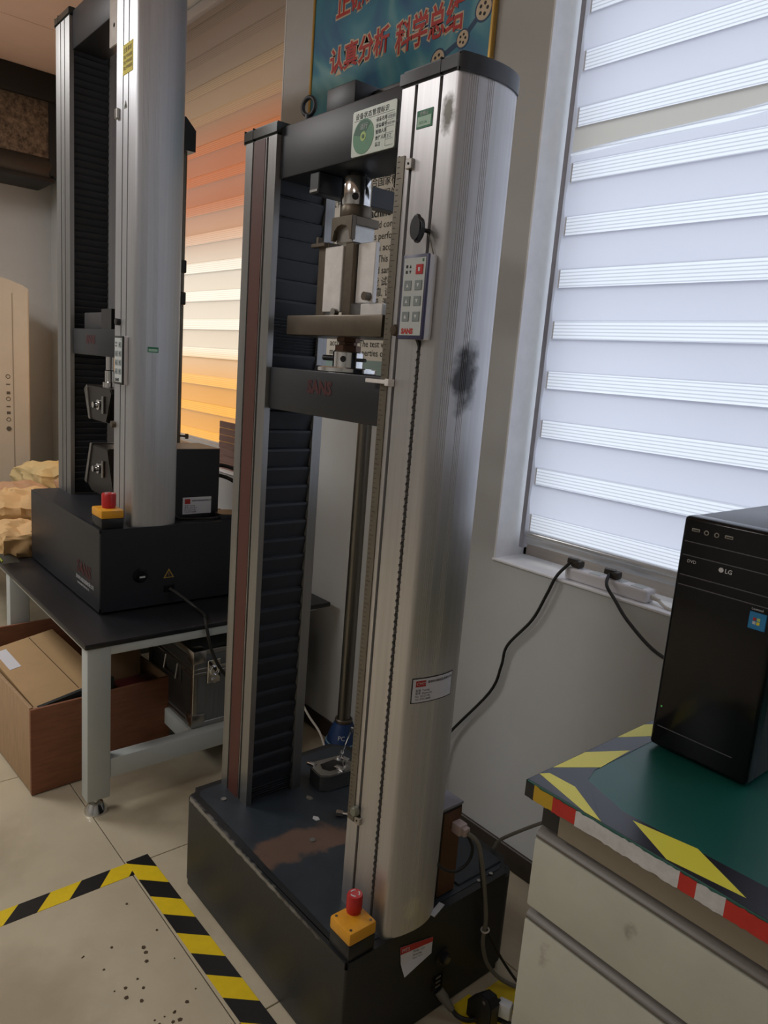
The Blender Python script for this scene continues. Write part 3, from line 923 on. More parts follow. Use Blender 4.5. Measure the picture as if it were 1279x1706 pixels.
# cover plate and controller box behind the column
g = G(); g.box(-1.30, -1.030, 1.228, 1.386, ZB, ZB + .006, .002, 1); cp = obj('cover_plate', g, plate_dark, near)
for y in (1.285, 1.33):
    g = G(); g.cyl((-1.015, y, ZB - .001), (-1.015, y, ZB + .003), .005, n=10); obj('cover_screw', g, steel, cp)
g = G(); g.box(-1.20, -1.030, 1.146, 1.212, ZB + .0014, .515, .002, 1); cb = obj('controller_box', g, black_plastic, near)
g = G(); g.box(-1.0305, -1.0285, 1.151, 1.209, ZB + .005, .505); obj('side_panel', g, brown_side, cb)
g = G(); g.box(-1.20, -1.029, 1.145, 1.213, .513, .519); obj('box_lid', g, grey_box_top, cb)
g = G(); g.box(-1.029, -1.002, 1.178, 1.205, .452, .478, .003); g.box(-1.004, -.990, 1.182, 1.202, .455, .475, .003); obj('data_plug', g, mat('pinkish_plug', (178, 158, 150), .45), cb)
g = G(); g.obox((-1.002, 1.128, ZB + .003), (.007, .024, .0012), ((1, .3, 0), (-.3, 1, 0), (0, 0, 1))); obj('paper_tab', g, ink_white, near)
estop(near, -1.068, -.999, .866, .937, ZB, .350, -1.050, .915, .0175, .392)

# coiled cord in the column slot belongs to the handset
def handset(label, x0, x1, y0, y1, z0, z1, red, logo_m, bezel, cord):
    h = thing('handset', label, 'remote control', ((x0 + x1) / 2, (y0 + y1) / 2, z0), None)
    w, H = x1 - x0, z1 - z0
    g = G(); g.box(x0, x1, y0 + .003, y1, z0, z1, .003); obj('case', g, white_plastic, h)
    g = G(); g.box(x0 - .0005, x1 + .0005, y0, y0 + .006, z0 - .0005, z1 + .0005, .002); obj('bezel', g, bezel, h)
    g = G(); g.box(x0 + w * .07, x1 - w * .07, y0 - .0008, y0 + .001, z0 + H * .045, z1 - H * .04); fp = obj('face_plate', g, face_grey, h)
    for r in range(4):
        for c in range(2):
            if r == 0 and c == 0: continue
            bx0 = x0 + w * (.15 + .42 * c); bz = z1 - H * (.235 + .185 * r)
            g = G(); g.box(bx0, bx0 + w * .28, y0 - .0022, y0 - .0004, bz, bz + H * .115, .0006, 1)
            b = obj('button', g, btn_red if r == 0 and red else btn_grey, fp)
            if r == 0: tag(b, 'red stop button' if red else None)
            g = G(); cx_, cz = bx0 + w * .14, bz + H * .057
            if r == 0: g.box(cx_ - w * .035, cx_ + w * .035, y0 - .0026, y0 - .0021, cz - w * .05, cz + w * .05)
            elif c == 0: g.prism([(cx_ - w * .05, cz - w * .05), (cx_ + w * .05, cz - w * .05), (cx_, cz + w * .06)], 'y', y0 - .0026, y0 - .0021)
            else: g.prism([(cx_ - w * .05, cz + w * .05), (cx_, cz - w * .06), (cx_ + w * .05, cz + w * .05)], 'y', y0 - .0026, y0 - .0021)
            obj('button_mark', g, ink_white if red else ink, fp)
    for i, (a, b) in enumerate(((.16, .14), (.30, .14), (.16, .205), (.30, .205))):
        g = G(); cx_, cz = x0 + w * (a + .04), z1 - H * b
        if i in (0, 2): g.box(cx_ - w * .04, cx_ + w * .04, y0 - .0012, y0 - .0006, cz - w * .04, cz + w * .04)
        elif i == 1: g.prism([(cx_ - w * .04, cz - w * .04), (cx_ + w * .04, cz - w * .04), (cx_, cz + w * .05)], 'y', y0 - .0012, y0 - .0006)
        else: g.prism([(cx_ - w * .04, cz + w * .04), (cx_, cz - w * .05), (cx_ + w * .04, cz + w * .04)], 'y', y0 - .0012, y0 - .0006)
        obj('arrow_mark', g, ink, fp)
    g = G(); g.box(x1 - w * .2, x1 - w * .14, y0 - .0012, y0 - .0006, z1 - H * .09, z1 - H * .055); obj('indicator', g, green_disc_dark, fp)
    text('maker_mark', 'SANS', H * .085, logo_m, fp, front(x0 + w * .16, y0 - .0012, z0 + H * .065), .0008, sx=1.05)
    if cord:
        xc, yc, za, zb = cord
        P = []
        n = int((za - zb) / .0015)
        for k in range(n):
            a = k * 2 * math.pi / 10
            P.append((xc + .0046 * math.cos(a), yc + .0036 * math.sin(a), za - (za - zb) * k / n))
        g = G(); g.tube(P, .0015, 5, 1); obj('coiled_cord', g, mat('coil_dark_grey', (66, 64, 60), .5), h)
        g = G(); g.tube([((x0 + x1) / 2 + .006, y1 - .012, z0 + .004), (xc, yc, z0 - .012), (xc, yc, za)], .0035, 6); obj('cord_boot', g, cable_black, h)
    return h
handset('white remote handset with red stop button on the near column front', -1.085, -1.017, YF - .025, YF - .0005, 1.561, 1.713, True, ink_red, navy, (-1.0488, YF + .0010, 1.548, .36))

# brown fixture frame standing on the lower adapter
fx = thing('bending_fixture', 'brown steel test fixture with two pale upright plates on the crosshead', 'fixture', (-1.38, 1.05, 1.566))
g = G(); g.box(-1.555, -1.195, .990, 1.105, 1.5665, 1.612, .003); obj('bed', g, bronze, fx)
for x0, x1 in ((-1.487, -1.450), (-1.384, -1.352)):
    g = G(); g.box(x0, x1, 1.025, 1.065, 1.610, 1.778 if x0 < -1.4 else 1.772, .002, 1); obj('upright', g, bronze, fx)
g = G(); g.box(-1.506, -1.452, 1.015, 1.03, 1.768, 1.777, .001, 1); g.box(-1.486, -1.478, 1.016, 1.028, 1.777, 1.79); obj('top_bracket', g, bronze, fx)
for x0, x1, y, z0, z1 in ((-1.456, -1.388, 1.028, 1.622, 1.766), (-1.350, -1.289, 1.042, 1.642, 1.770)):
    g = G(); g.box(x0, x1, y - .006, y + .006, z0, z1, .0015, 1); obj('pale_plate', g, white_metal, fx)
g = G(); g.box(-1.322, -1.245, 1.03, 1.06, 1.612, 1.640, .002, 1); obj('pale_foot', g, white_metal, fx)
g = G(); g.cyl((-1.400, 1.012, 1.621), (-1.400, 1.024, 1.621), .009, n=14); obj('thumb_screw', g, steel, fx)
g = G(); g.cyl((-1.300, 1.02, 1.655), (-1.300, 1.037, 1.655), .009, n=14); obj('thumb_screw', g, bronze, fx)

# loose grip, rod and bolt on the base
lg = thing('clamp_jaw', 'chrome specimen clamp with a thin upright rod lying on the black base', 'clamp', (-1.575, 1.23, ZB))
O_ = [(-1.622, 1.20), (-1.600, 1.180), (-1.545, 1.176), (-1.528, 1.20), (-1.522, 1.285), (-1.560, 1.305), (-1.612, 1.29)]
I_ = [(-1.595, 1.212), (-1.572, 1.204), (-1.552, 1.216), (-1.547, 1.262), (-1.572, 1.276), (-1.597, 1.262)]
g = G(); g.prism(O_, 'z', ZB + .0014, ZB + .052, .003); bd = obj('body', g, steel, lg)
g = G(); g.prism(I_, 'z', ZB + .0515, ZB + .0532); obj('opening', g, slot_dark, bd)
for c, hx in (((-1.607, 1.19, ZB + .055), .014), ((-1.542, 1.245, ZB + .056), .016), ((-1.582, 1.288, ZB + .055), .018)):
    g = G(); g.obox(c, (hx, .008, .004), ((1, .3, 0), (-.3, 1, 0), (0, 0, 1)), .001); obj('jaw_plate', g, chrome, lg)
g = G(); g.cyl((-1.552, 1.275, ZB + .052), (-1.552, 1.275, ZB + .064), .007, n=12); obj('clamp_screw', g, chrome, lg)
g = G(); g.cyl((-1.586, 1.275, ZB + .05), (-1.541, 1.28, .458), .0022, n=8); g.cyl((-1.5445, 1.2797, .445), (-1.541, 1.28, .459), .0042, n=10); g.cyl((-1.578, 1.276, .362), (-1.574, 1.276, .366), .006, n=10); obj('rod', g, chrome, lg)
g = G(); g.cyl((-1.425, 1.150, ZB + .0105), (-1.412, 1.162, ZB + .0105), .009, n=6); g.cyl((-1.412, 1.162, ZB + .0105), (-1.385, 1.187, ZB + .0105), .005, n=10)
tag(obj('loose_bolt', g, steel, None, (-1.43, 1.146, ZB)), 'small steel bolt lying beside the chrome clamp on the machine base', 'bolt')
for i, (x, y, l_) in enumerate(((-1.445, 1.095, 'tiny grey paper scrap on the base in front of the loose bolt'), (-1.535, 1.135, 'tiny dull scrap on the base in front of the chrome clamp'))):
    g = G(); g.prism([(x - .012, y), (x - .004, y - .008), (x + .010, y - .005), (x + .012, y + .005), (x, y + .008)], 'z', ZB + .0014, ZB + .0032)
    tag(obj('paper_scrap', g, ink_white if i == 0 else cable_grey, None, (x, y, ZB)), l_, 'scrap')

# steel pole with a blue foot behind the machine
po = thing('steel_pole', 'steel tube pole with blue moulded foot standing between machine and wall', 'pole', (-1.98, 1.60, 0))
g = G(); g.cyl((-1.98, 1.60, .205), (-1.98, 1.60, 1.34), .0245, n=28); obj('tube', g, pole_m, po)
g = G(); g.lathe([(0, .20), (.031, .20), (.033, .205), (.033, .213), (.030, .216), (0, .216)], (-1.98, 1.60, 0), 28); obj('collar', g, bronze, po)
g = G(); g.lathe([(0, .0), (.085, 0), (.085, .02), (.072, .10), (.058, .135), (.048, .17), (.034, .201), (0, .203)], (-1.98, 1.60, 0), 32); ft = obj('foot', g, rubber_blue, po)
g = G(); g.torus((-1.98, 1.60, .128), .061, .0028, (0, 0, 1), 36, 6); obj('foot_rim', g, mat('pale_blue_trim', (120, 160, 172), .5), ft)
text('foot_mark', 'PC', .022, ink_white, ft, lambda a, b: (-1.98 + (.0555 - b * .35) * math.cos(-1.0 + a / .052), 1.60 + (.0555 - b * .35) * math.sin(-1.0 + a / .052), .15 + b))
g = G(); g.tube([(-2.14, 1.49, .30), (-2.10, 1.495, .245), (-2.06, 1.50, .21), (-1.98, 1.50, .17), (-1.92, 1.49, .09), (-1.90, 1.48, .006)], .0042, 7)
tag(obj('white_cable', g, cable_white, None, (-2.0, 1.5, 0)), 'thin white cable curving down behind the machine by the blue foot', 'cable')

# cables at the near machine
def cable(name, pts, r, m, label, sub=7):
    g = G(); g.tube(pts, r, 8, sub)
    return tag(obj(name, g, m, None, pts[0]), label, 'cable')
cable('data_cable', [(-.990, 1.192, .465), (-.975, 1.215, .44), (-.972, 1.235, .38), (-.978, 1.262, .30), (-.980, 1.285, .20), (-.985, 1.292, .12), (-.975, 1.315, .05), (-.935, 1.35, .012), (-.86, 1.40, .008), (-.78, 1.40, .008)], .0052, cable_grey, 'thick grey data cable hanging over the side of the black base')
cable('sensor_cable', [(-.990, 1.198, .458), (-.978, 1.222, .43), (-.980, 1.245, .35), (-.984, 1.275, .24), (-.985, 1.297, .17), (-.975, 1.33, .10), (-.952, 1.36, .04), (-.90, 1.37, .010), (-.80, 1.37, .010)], .0036, cable_black, 'thin dark sensor cable running beside the thick grey data cable')
cable('loop_cable', [(-1.035, 1.10, .44), (-1.005, 1.118, .405), (-.998, 1.150, .378), (-.998, 1.185, .366), (-.996, 1.215, .378), (-.994, 1.222, .41), (-.996, 1.205, .445), (-1.004, 1.196, .462)], .0036, cable_black, 'dark cable loop from the brown controller box to behind the column')
g = G(); g.torus((-.982, 1.290, .165), .0095, .0022, (0, .15, -1), 18, 6)
tag(obj('cable_tie', g, cable_white, None, (-.982, 1.29, .165)), 'pale cable tie holding the two hanging cables together', 'cable tie')
cable('wall_cable', [(-1.075, 1.405, .288), (-1.06, 1.43, .32), (-.95, 1.52, .41), (-.80, 1.56, .50), (-.64, 1.60, .56)], .0045, cable_grey, 'straight grey cable rising from the base to behind the drawer bench')
pc_ = thing('mains_lead', 'black mains lead with grey plug at the foot of the black base', 'cable', (-.98, 1.168, .02))
g = G(); g.lathe([(0, 0), (.012, 0), (.0125, .02), (.010, .028), (.008, .05), (0, .052)], (-.996, 1.158, .052), 14, (.75, .25, -.62)); obj('plug', g, cable_grey, pc_)
g = G(); g.tube([(-.958, 1.170, .022), (-.945, 1.176, .012), (-.925, 1.19, .009), (-.905, 1.222, .012), (-.88, 1.25, .012), (-.80, 1.29, .009)], .0055, 8); obj('lead', g, cable_black, pc_)
ad_ = thing('power_adapter', 'black upright power adapter on the floor beside the black base', 'adapter', (-.90, 1.215, 0))
g = G(); g.prism([(-.945, 0), (-.872, 0), (-.872, .070), (-.884, .088), (-.906, .086), (-.945, .042)], 'y', 1.205, 1.235, .002); obj('housing', g, black_plastic, ad_)
g = G(); g.cyl((-.894, 1.2045, .074), (-.894, 1.2025, .074), .0045, n=12); obj('screw', g, steel, ad_)
g = G(); g.tube([(-.884, 1.235, .07), (-.87, 1.27, .05), (-.84, 1.30, .02), (-.80, 1.33, .010)], .006, 8); obj('lead', g, cable_black, ad_)
g = G(); g.obox((-.868, 1.25, .052), (.016, .012, .018), ((1, .4, 0), (-.4, 1, 0), (0, 0, 1)), .003); obj('white_connector', g, ink_white, ad_)

# ------------------------------------------------------------------ floor hazard tape
def tape_strip(label, p0, p1, w, step, slant, phase, z=.0012):
    """yellow and black stripes laid edge to edge along p0-p1; slant in metres across the width"""
    a, b = Vector((*p0, 0)), Vector((*p1, 0))
    d = (b - a).normalized(); n = Vector((-d.y, d.x, 0)); L = (b - a).length
    g = G()
    k = -2
    s = phase - 2 * step
    def clip(s0, s1):
        P = []
        def q(s_, t_): return (s_, t_)
        poly = [(s0, 0), (s1, 0), (s1 + slant, w), (s0 + slant, w)]
        for lim, keep in ((0, 1), (L, -1)):
            out = []
            for i in range(len(poly)):
                A, B = poly[i], poly[(i + 1) % len(poly)]
                ia, ib = (A[0] - lim) * keep >= 0, (B[0] - lim) * keep >= 0
                if ia: out.append(A)
                if ia != ib:
                    t_ = (lim - A[0]) / (B[0] - A[0]); out.append((lim, A[1] + (B[1] - A[1]) * t_))
            poly = out
            if not poly: break
        return poly
    while s < L + step:
        poly = clip(s, s + step)
        if len(poly) > 2:
            g.mi = k % 2
            pts = [(a + d * u + n * v) for u, v in poly]
            g.prism([(q.x, q.y) for q in pts], 'z', z - .0011, z)
        s += step; k += 1
    return tag(obj('hazard_tape', g, [tape_yellow, tape_black], None, (p0[0], p0[1], 0), smooth=False), label, 'tape')
tape_strip('black and yellow floor tape running along the front of the black base', (-1.915, .754), (-.60, .764), .066, .0835, .059, .010, .0016)
tape_strip('black and yellow floor tape running away from the base into the room', (-1.850, -.40), (-1.850, .80), .058, .0835, .052, .052, .0010)
g = G(); g.box(-.98, -.62, 1.18, 1.255, .0001, .0012)
tag(obj('yellow_tape', g, tape_yellow, None, (-.8, 1.2, 0)), 'plain yellow floor tape under the power adapter', 'tape')
g = G(); g.box(-.965, -.60, 1.30, 1.362, .0001, .0012)
tag(obj('yellow_tape', g, tape_yellow, None, (-.8, 1.33, 0)), 'plain yellow floor tape behind the power adapter under the cables', 'tape')

# ------------------------------------------------------------------ bench with drawers, tower on it
DZ = .85; BX, BY = -.667, .941
wb = thing('drawer_bench', 'cream drawer bench with dark green top and worn red and white edge tape', 'workbench', (-.1, 1.3, 0))
g = G(); g.box(BX, .62, BY, 1.698, DZ - .028, DZ, .0015, 1); tp_ = obj('worktop', g, [bench_green], wb)
g = G(); g.box(BX - .0015, .62, BY - .0015, BY, DZ - .0285, DZ - .0005); g.mi = 1
segs = ((BX, -.650, 3), (-.650, -.612, 2), (-.612, -.568, 0), (-.568, -.395, 1), (-.395, -.370, 0), (-.370, -.330, 1), (-.330, -.10, 0), (-.10, .1, 1), (.1, .62, 0))
g = G()
rnd = random.Random(3)
for x0, x1, mi in segs:
    g.mi = mi
    n = max(2, int((x1 - x0) / .006)); up = []; lo = []
    for k in range(n + 1):
        x = x0 + (x1 - x0) * k / n
        up.append((x, DZ - .0018 - rnd.random() * .0028)); lo.append((x, DZ - .0300 + rnd.random() * .0022))
    g.prism(lo + up[::-1], 'y', BY - .0014, BY - .0001)
tag(obj('edge_tape', g, [reflect_red, reflect_white, mat('yellow_edge_tape', (186, 150, 30), .5), bench_black], wb, smooth=False), 'worn red and white reflective tape')
g = G(); g.box(BX - .0014, BX - .0001, BY, 1.69, DZ - .029, DZ - .001); obj('side_edge', g, bench_black, wb)
# carcass: sides, rail, drawers with channel handles
g = G(); g.box(BX + .022, .60, BY + .040, 1.66, .06, DZ - .030, .002, 1); obj('carcass', g, cream_metal, wb)
g = G(); g.box(BX + .060, .60, BY + .018, BY + .045, .772, DZ - .029); obj('top_rail', g, taupe_metal, wb)
g = G(); g.box(BX + .024, BX + .058, BY + .022, BY + .045, .772, DZ - .029); obj('dark_gap_block', g, bench_black, wb)  # black block added to paint in the dark gap at the rail end
for zt_, zb_ in ((.747, .620), (.592, .366), (.338, .112)):
    g = G(); g.box(BX + .020, .60, BY + .014, BY + .042, zb_, zt_, .003); dr = obj('drawer', g, cream_metal, wb)
    prof = [(BY + .016, zt_ + .002), (BY + .016, zt_ + .006), (BY + .020, zt_ + .012), (BY + .030, zt_ + .019), (BY + .038, zt_ + .024), (BY + .0385, zt_ + .0265), (BY + .044, zt_ + .0265), (BY + .044, zt_ + .002)]
    g = G(); g.prism(prof, 'x', BX + .021, .60); obj('channel_handle', g, handle_grey, dr)
g = G(); g.box(BX + .05, .58, BY + .08, 1.62, 0, .062); obj('plinth', g, bench_black, wb)
# stripes of tape on the worktop
def top_tape(polys, label):
    g = G()
    for mi, P in polys:
        g.mi = mi
        g.prism([(a * .8667, b * .8667) for a, b in P], 'z', DZ, DZ + .0007 if mi else DZ + .0009)
    return tag(obj('bench_tape', g, [tape_yellow_top, tape_black_top], None, (BX, BY, DZ), smooth=False), label, 'tape')
tape_yellow_top = mat('pale_yellow_tape', (232, 222, 70), .35)
tape_black_top = mat('black_top_tape', (38, 36, 44), .25)
top_tape([(1, [(-.768, 1.088), (-.607, 1.087), (-.70, 1.185), (-.715, 1.23), (-.715, 1.95), (-.768, 1.95)]),
          (0, [(-.768, 1.122), (-.758, 1.141), (-.700, 1.143), (-.606, 1.088), (-.64, 1.0875)]),
          (0, [(-.768, 1.164), (-.768, 1.275), (-.719, 1.365), (-.714, 1.249)]),
          (0, [(-.768, 1.393), (-.768, 1.505), (-.716, 1.60), (-.716, 1.49)]),
          (0, [(-.768, 1.62), (-.768, 1.73), (-.716, 1.83), (-.716, 1.72)])], 'yellow and black striped tape along the short edge of the green worktop')
top_tape([(1, [(-.607, 1.0875), (.70, 1.0865), (.70, 1.16), (-.35, 1.163), (-.60, 1.150), (-.70, 1.185)]),
          (0, [(-.575, 1.140), (-.466, 1.162), (-.361, 1.108), (-.483, 1.090)]),
          (0, [(-.16, 1.09), (-.25, 1.162), (-.17, 1.162), (-.08, 1.09)]), (0, [(.04, 1.09), (-.05, 1.162), (.03, 1.162), (.12, 1.09)])], 'yellow and black striped tape along the long front edge of the green worktop')
g = G(); g.box(-.302, .60, 1.003, 1.0075, DZ, DZ + .0012)
tag(obj('worktop_strip', g, lime_edge, None, (0, 1.005, DZ)), 'thin lime strip behind the front tape on the green worktop', 'strip')

PX0, PX1, PY0, PZ1 = -.616, -.436, 1.234, 1.292
pc = thing('computer_tower', 'black desktop computer tower standing on the green worktop', 'computer', (-.526, 1.43, DZ))
g = G(); g.box(PX0 + .002, PX1 - .002, PY0 + .022, 1.63, DZ + .006, PZ1 - .002, .003); obj('case', g, mat('grey_black_steel', (70, 70, 74), .35, .3), pc)
def vert_edge(m, d): return abs(d.z) > abs(d.x) + abs(d.y) or m.z > PZ1 - .004 or m.z < DZ + .01
g = G(); g.box(PX0, PX1, PY0, PY0 + .03, DZ + .006, PZ1, .008, 3, only=lambda m, d: abs(d.y) > abs(d.x) or abs(d.y) > abs(d.z) or m.y < PY0 + .001); fr = obj('front_panel', g, black_gloss, pc)
for x in (PX0 + .02, PX1 - .02):
    for y in (PY0 + .05, 1.60):
        g = G(); g.cyl((x, y, DZ), (x, y, DZ + .007), .012, n=12); obj('foot', g, black_plastic, pc)
def line(z0, x0=PX0 + .008, x1=PX1 - .004, m=None, nm='trim_line'):
    g = G(); g.box(x0, x1, PY0 - .0010, PY0 + .001, z0, z0 + .0016); return obj(nm, g, m or mat('dark_trim', (84, 84, 92), .3), fr)
for z in (1.2465, 1.222, 1.186, 1.168): line(z)
line(.896, PX0 + .012, PX1 - .03)
for x in (PX0 + .018, PX0 + .076):
    g = G(); g.box(x, x + .014, PY0 - .001, PY0 + .001, 1.267, 1.272); u_ = obj('usb_port', g, steel, fr)
    g = G(); g.box(x + .0012, x + .0128, PY0 - .0013, PY0 - .0008, 1.268, 1.2702); obj('port_tongue', g, slot_dark, u_)
for x in (PX0 + .044, PX0 + .062):
    g = G(); g.torus((x, PY0 - .0005, 1.2685), .0035, .0011, (0, 1, 0), 16, 6); obj('audio_jack', g, steel, fr)
text('drive_mark', 'DVD', .008, ink_white, fr, front(PX0 + .018, PY0 - .001, 1.2105))
g = G(); g.cyl((PX0 + .079, PY0 + .0004, 1.2115), (PX0 + .079, PY0 - .0008, 1.2115), .0042, n=20); obj('maker_disc', g, ink_white, fr)
text('maker_word', 'LG', .0105, ink_white, fr, front(PX0 + .0855, PY0 - .001, 1.2080), .0002)
g = G(); g.box(PX0 + .137, PX0 + .165, PY0 - .001, PY0 + .0005, 1.128, 1.157, .001, 1); os_ = obj('blue_badge', g, mat('badge_blue', (30, 122, 176), .35), fr)
for k, (mm, dx, dz) in enumerate(((ink_red, 0, 0), (lime, .0065, 0), (face_grey, 0, -.0065), (yellow_label, .0065, -.0065))):
    g = G(); g.box(PX0 + .144 + dx, PX0 + .149 + dx, PY0 - .0014, PY0 - .0008, 1.143 + dz, 1.148 + dz); obj('badge_square', g, mm, os_)
text('badge_word', 'Licensed', .0055, ink_white, fr, front(PX0 + .139, PY0 - .001, 1.1605))
g = G(); g.cyl((PX0 + .014, PY0 + .0004, .935), (PX0 + .014, PY0 - .001, .935), .0018, n=10); obj('power_light', g, mat('green_led', (120, 230, 130), .3), fr)

# power strip on the window sill
ps = thing('power_strip', 'white power strip lying on the window sill', 'power strip', (-1.06, 1.745, SILL + .004))
g = G(); g.box(-1.185, -.925, 1.722, 1.768, SILL + .004, SILL + .040, .008, 3); obj('body', g, white_plastic, ps)
for x in (-1.16, -1.09, -1.02, -.96):
    g = G(); g.box(x - .018, x + .018, 1.728, 1.762, SILL + .0395, SILL + .0408, .0004, 1); obj('socket', g, face_grey, ps)
g = G(); g.cyl((-.925, 1.745, SILL + .022), (-.900, 1.742, SILL + .018), .008, .005, 10); g.tube([(-.902, 1.742, SILL + .018), (-.87, 1.732, SILL + .008), (-.80, 1.728, SILL + .008), (-.70, 1.728, SILL + .008)], .0042, 7); obj('lead', g, cable_white, ps)
def plug_lead(label, px, pts):
    t = thing('plug_lead', label, 'cable', (px, 1.742, SILL + .041))
    g = G(); g.box(px - .016, px + .014, 1.728, 1.756, SILL + .0415, SILL + .062, .005); g.obox((px - .012, 1.735, SILL + .058), (.016, .009, .008), ((1, .5, -.1), (-.5, 1, 0), (.1, 0, 1)), .003); obj('plug', g, mat('dark_plug', (58, 52, 46), .5), t)
    g = G(); g.tube(pts, .0046, 8); obj('lead', g, cable_black, t)
plug_lead('black plug lead hanging from the power strip to behind the near column', -1.155,
          [(-1.17, 1.728, SILL + .055), (-1.192, 1.700, .966), (-1.215, 1.696, .905), (-1.255, 1.696, .815), (-1.335, 1.697, .708), (-1.350, 1.698, .635), (-1.385, 1.698, .533), (-1.535, 1.690, .322), (-1.60, 1.64, .16), (-1.58, 1.58, .01)])
plug_lead('black plug lead dropping from the power strip to behind the computer tower', -1.035,
          [(-1.045, 1.728, SILL + .055), (-1.03, 1.698, .985), (-.995, 1.690, .955), (-.945, 1.68, .915), (-.86, 1.67, .868), (-.78, 1.66, .855), (-.70, 1.655, .8555)])

# ------------------------------------------------------------------ bench with the taller machine
TZ = .597
TX0, TX1, TY0, TY1 = -5.05, -2.187, .724, 1.66
lt = thing('steel_table', 'low grey steel table with black laminate top under the taller machine', 'table', (-3.4, 1.2, 0))
g = G(); g.box(TX0, TX1, TY0, TY1, TZ - .018, TZ, .003); obj('tabletop', g, bench_top_black, lt)
for x0 in (TX1 - .058, -3.165, TX0 + .05):
    for y0 in (TY0 + .008, TY1 - .30):
        g = G(); g.box(x0, x0 + .055, y0, y0 + .075, .052, TZ - .018, .004); leg = obj('leg', g, frame_grey, lt)
        g = G(); g.lathe([(0, 0), (.038, 0), (.037, .007), (.022, .032), (.010, .036), (.010, .064), (0, .064)], (x0 + .0275, y0 + .0375, 0), 20); obj('levelling_foot', g, chrome, leg)
def rail(x0, x1, y0, y1, z0, z1): 
    g = G(); g.box(x0, x1, y0, y1, z0, z1, .003); obj('rail', g, frame_grey, lt)
rail(TX1 - .050, TX1 - .004, TY0 + .08, TY1 - .30, TZ - .048, TZ - .018)
rail(TX0 + .1, TX1 - .06, TY0 + .02, TY0 + .06, TZ - .048, TZ - .018)
rail(TX0 + .1, TX1 - .06, TY1 - .06, TY1 - .02, TZ - .048, TZ - .018)
rail(TX1 - .052, TX1 - .004, TY0 + .083, TY1 - .30, .120, .188)
rail(-3.12, TX1 - .052, 1.10, 1.15, .125, .188)
rail(-3.12, TX1 - .052, 1.40, 1.45, .125, .188)
rail(-3.16, -3.12, TY0 + .083, TY1 - .30, .120, .188)

FX, FYF, FZ0, FZT = -2.855, .967, .897, 2.69
far = thing('testing_machine', 'taller twin-column testing machine on the low steel table with black base box', 'testing machine', (FX, 1.13, TZ))
g = G(); g.prism(base_poly(-3.255, -2.430, .853, 1.405, .02), 'z', TZ + .008, FZ0, .012); obj('base', g, blackpaint_far, far)
for x in (-3.2, -2.49):
    for y in (.90, 1.36):
        g = G(); g.cyl((x, y, TZ), (x, y, TZ + .010), .018, n=14); obj('foot', g, black_plastic, far)
fb, fc = machine(far, FX, FYF, FZ0, FZT, .239, .402, .026, (1.57, 1.60), (1.470, 1.568), alum_far, cap_green, cap_green, False, .115, .052, .098)
text('crosshead_logo', 'SANS', .040, ink_darkred, far, front(-2.93, FYF + .0072, 1.515), .002)
g = G(); g.box(-3.03, -2.72, 1.0, 1.09, 1.568, 1.630, .003); obj('load_cell_cover', g, mat('dark_grey_cover', (60, 60, 62), .5), far)
g = G(); g.box(-2.80, -2.70, .985, 1.0, 1.568, 1.640); obj('cable_block', g, black_plastic, far)
for z in (2.62, 2.54):
    g = G(); g.cyl((-2.66, FYF + .009, z), (-2.66, FYF + .006, z), .007, n=12); obj('beam_screw', g, steel, far)
g = G(); g.box(-2.70, -2.625, FYF + .006, FYF + .011, 2.48, 2.68); obj('beam_plate', g, steel, far)
# wedge grips with their couplings
for z0, z1, up in ((1.222, 1.350, 1), (.955, 1.125, 0)):
    if up:
        g = G(); g.lathe([(0, 1.35), (.028, 1.35), (.028, 1.372), (.020, 1.374), (.020, 1.415), (.017, 1.418), (.017, 1.47), (0, 1.47)], (-2.885, 1.05, 0), 18); obj('grip_coupling', g, chrome, far)
        P = [(-3.025, 1.335), (-3.005, 1.352), (-2.955, 1.352), (-2.765, 1.352), (-2.745, 1.335), (-2.80, z0), (-2.965, z0)]
    else:
        g = G(); g.lathe([(0, FZ0), (.03, FZ0), (.022, FZ0 + .01), (.022, .96), (0, .96)], (-2.87, 1.05, 0), 18); obj('grip_coupling', g, chrome, far)
        P = [(-3.02, .965), (-2.955, z1), (-2.785, z1), (-2.72, .965), (-2.78, .935), (-2.96, .935)]
    g = G(); g.prism(P, 'y', 1.005, 1.095, .004); gp = obj('wedge_grip', g, mat('dark_steel_grip', (62, 58, 54), .35, .8, var=.1), far)
    sg = -1
    if up: Q = [(-3.036, 1.336), (-3.010, 1.355), (-2.998, 1.346), (-2.962, z0), (-2.982, z0)]
    else: Q = [(-3.032, .965), (-2.966, z1 + .003), (-2.945, z1 + .003), (-3.004, .958)]
    g = G(); g.prism(Q, 'y', 1.000, 1.10, .002); obj('grip_cheek', g, steel, gp)
    g = G()
    zc = (z0 + z1) / 2
    g.lathe([(0, 0), (.020, 0), (.020, .012), (.012, .013), (.012, .03), (0, .03)], (-2.86, 1.005, zc), 16, (0, -1, 0)); obj('grip_screw', g, chrome, gp)
    g = G(); g.cyl((-2.82, 1.0, zc - .03), (-2.82, 1.0, zc + .035), .006, n=10); obj('grip_rod', g, chrome, gp)
for x, z in ((-2.607, 1.238), (-2.573, 1.592)):
    g = G(); g.lathe([(0, 0), (.012, 0), (.012, .014), (0, .015)], (x, FYF, z), 16, (0, -1, 0)); obj('limit_knob', g, black_plastic if z > 1.4 else bronze, far)
for z in (2.255,):
    g = G(); g.box(-2.604, -2.584, FYF - .012, FYF, z - .016, z + .016, .002, 1); obj('stop_clip', g, steel, far)
g = G(); g.box(-2.560, -2.478, FYF - .0014, FYF - .0002, 2.362, 2.450); ys = obj('notice_sticker', g, yellow_label, far)
text('sticker_word', '注意事项', .017, ink_darkred, ys, front(-2.555, FYF - .0018, 2.426))
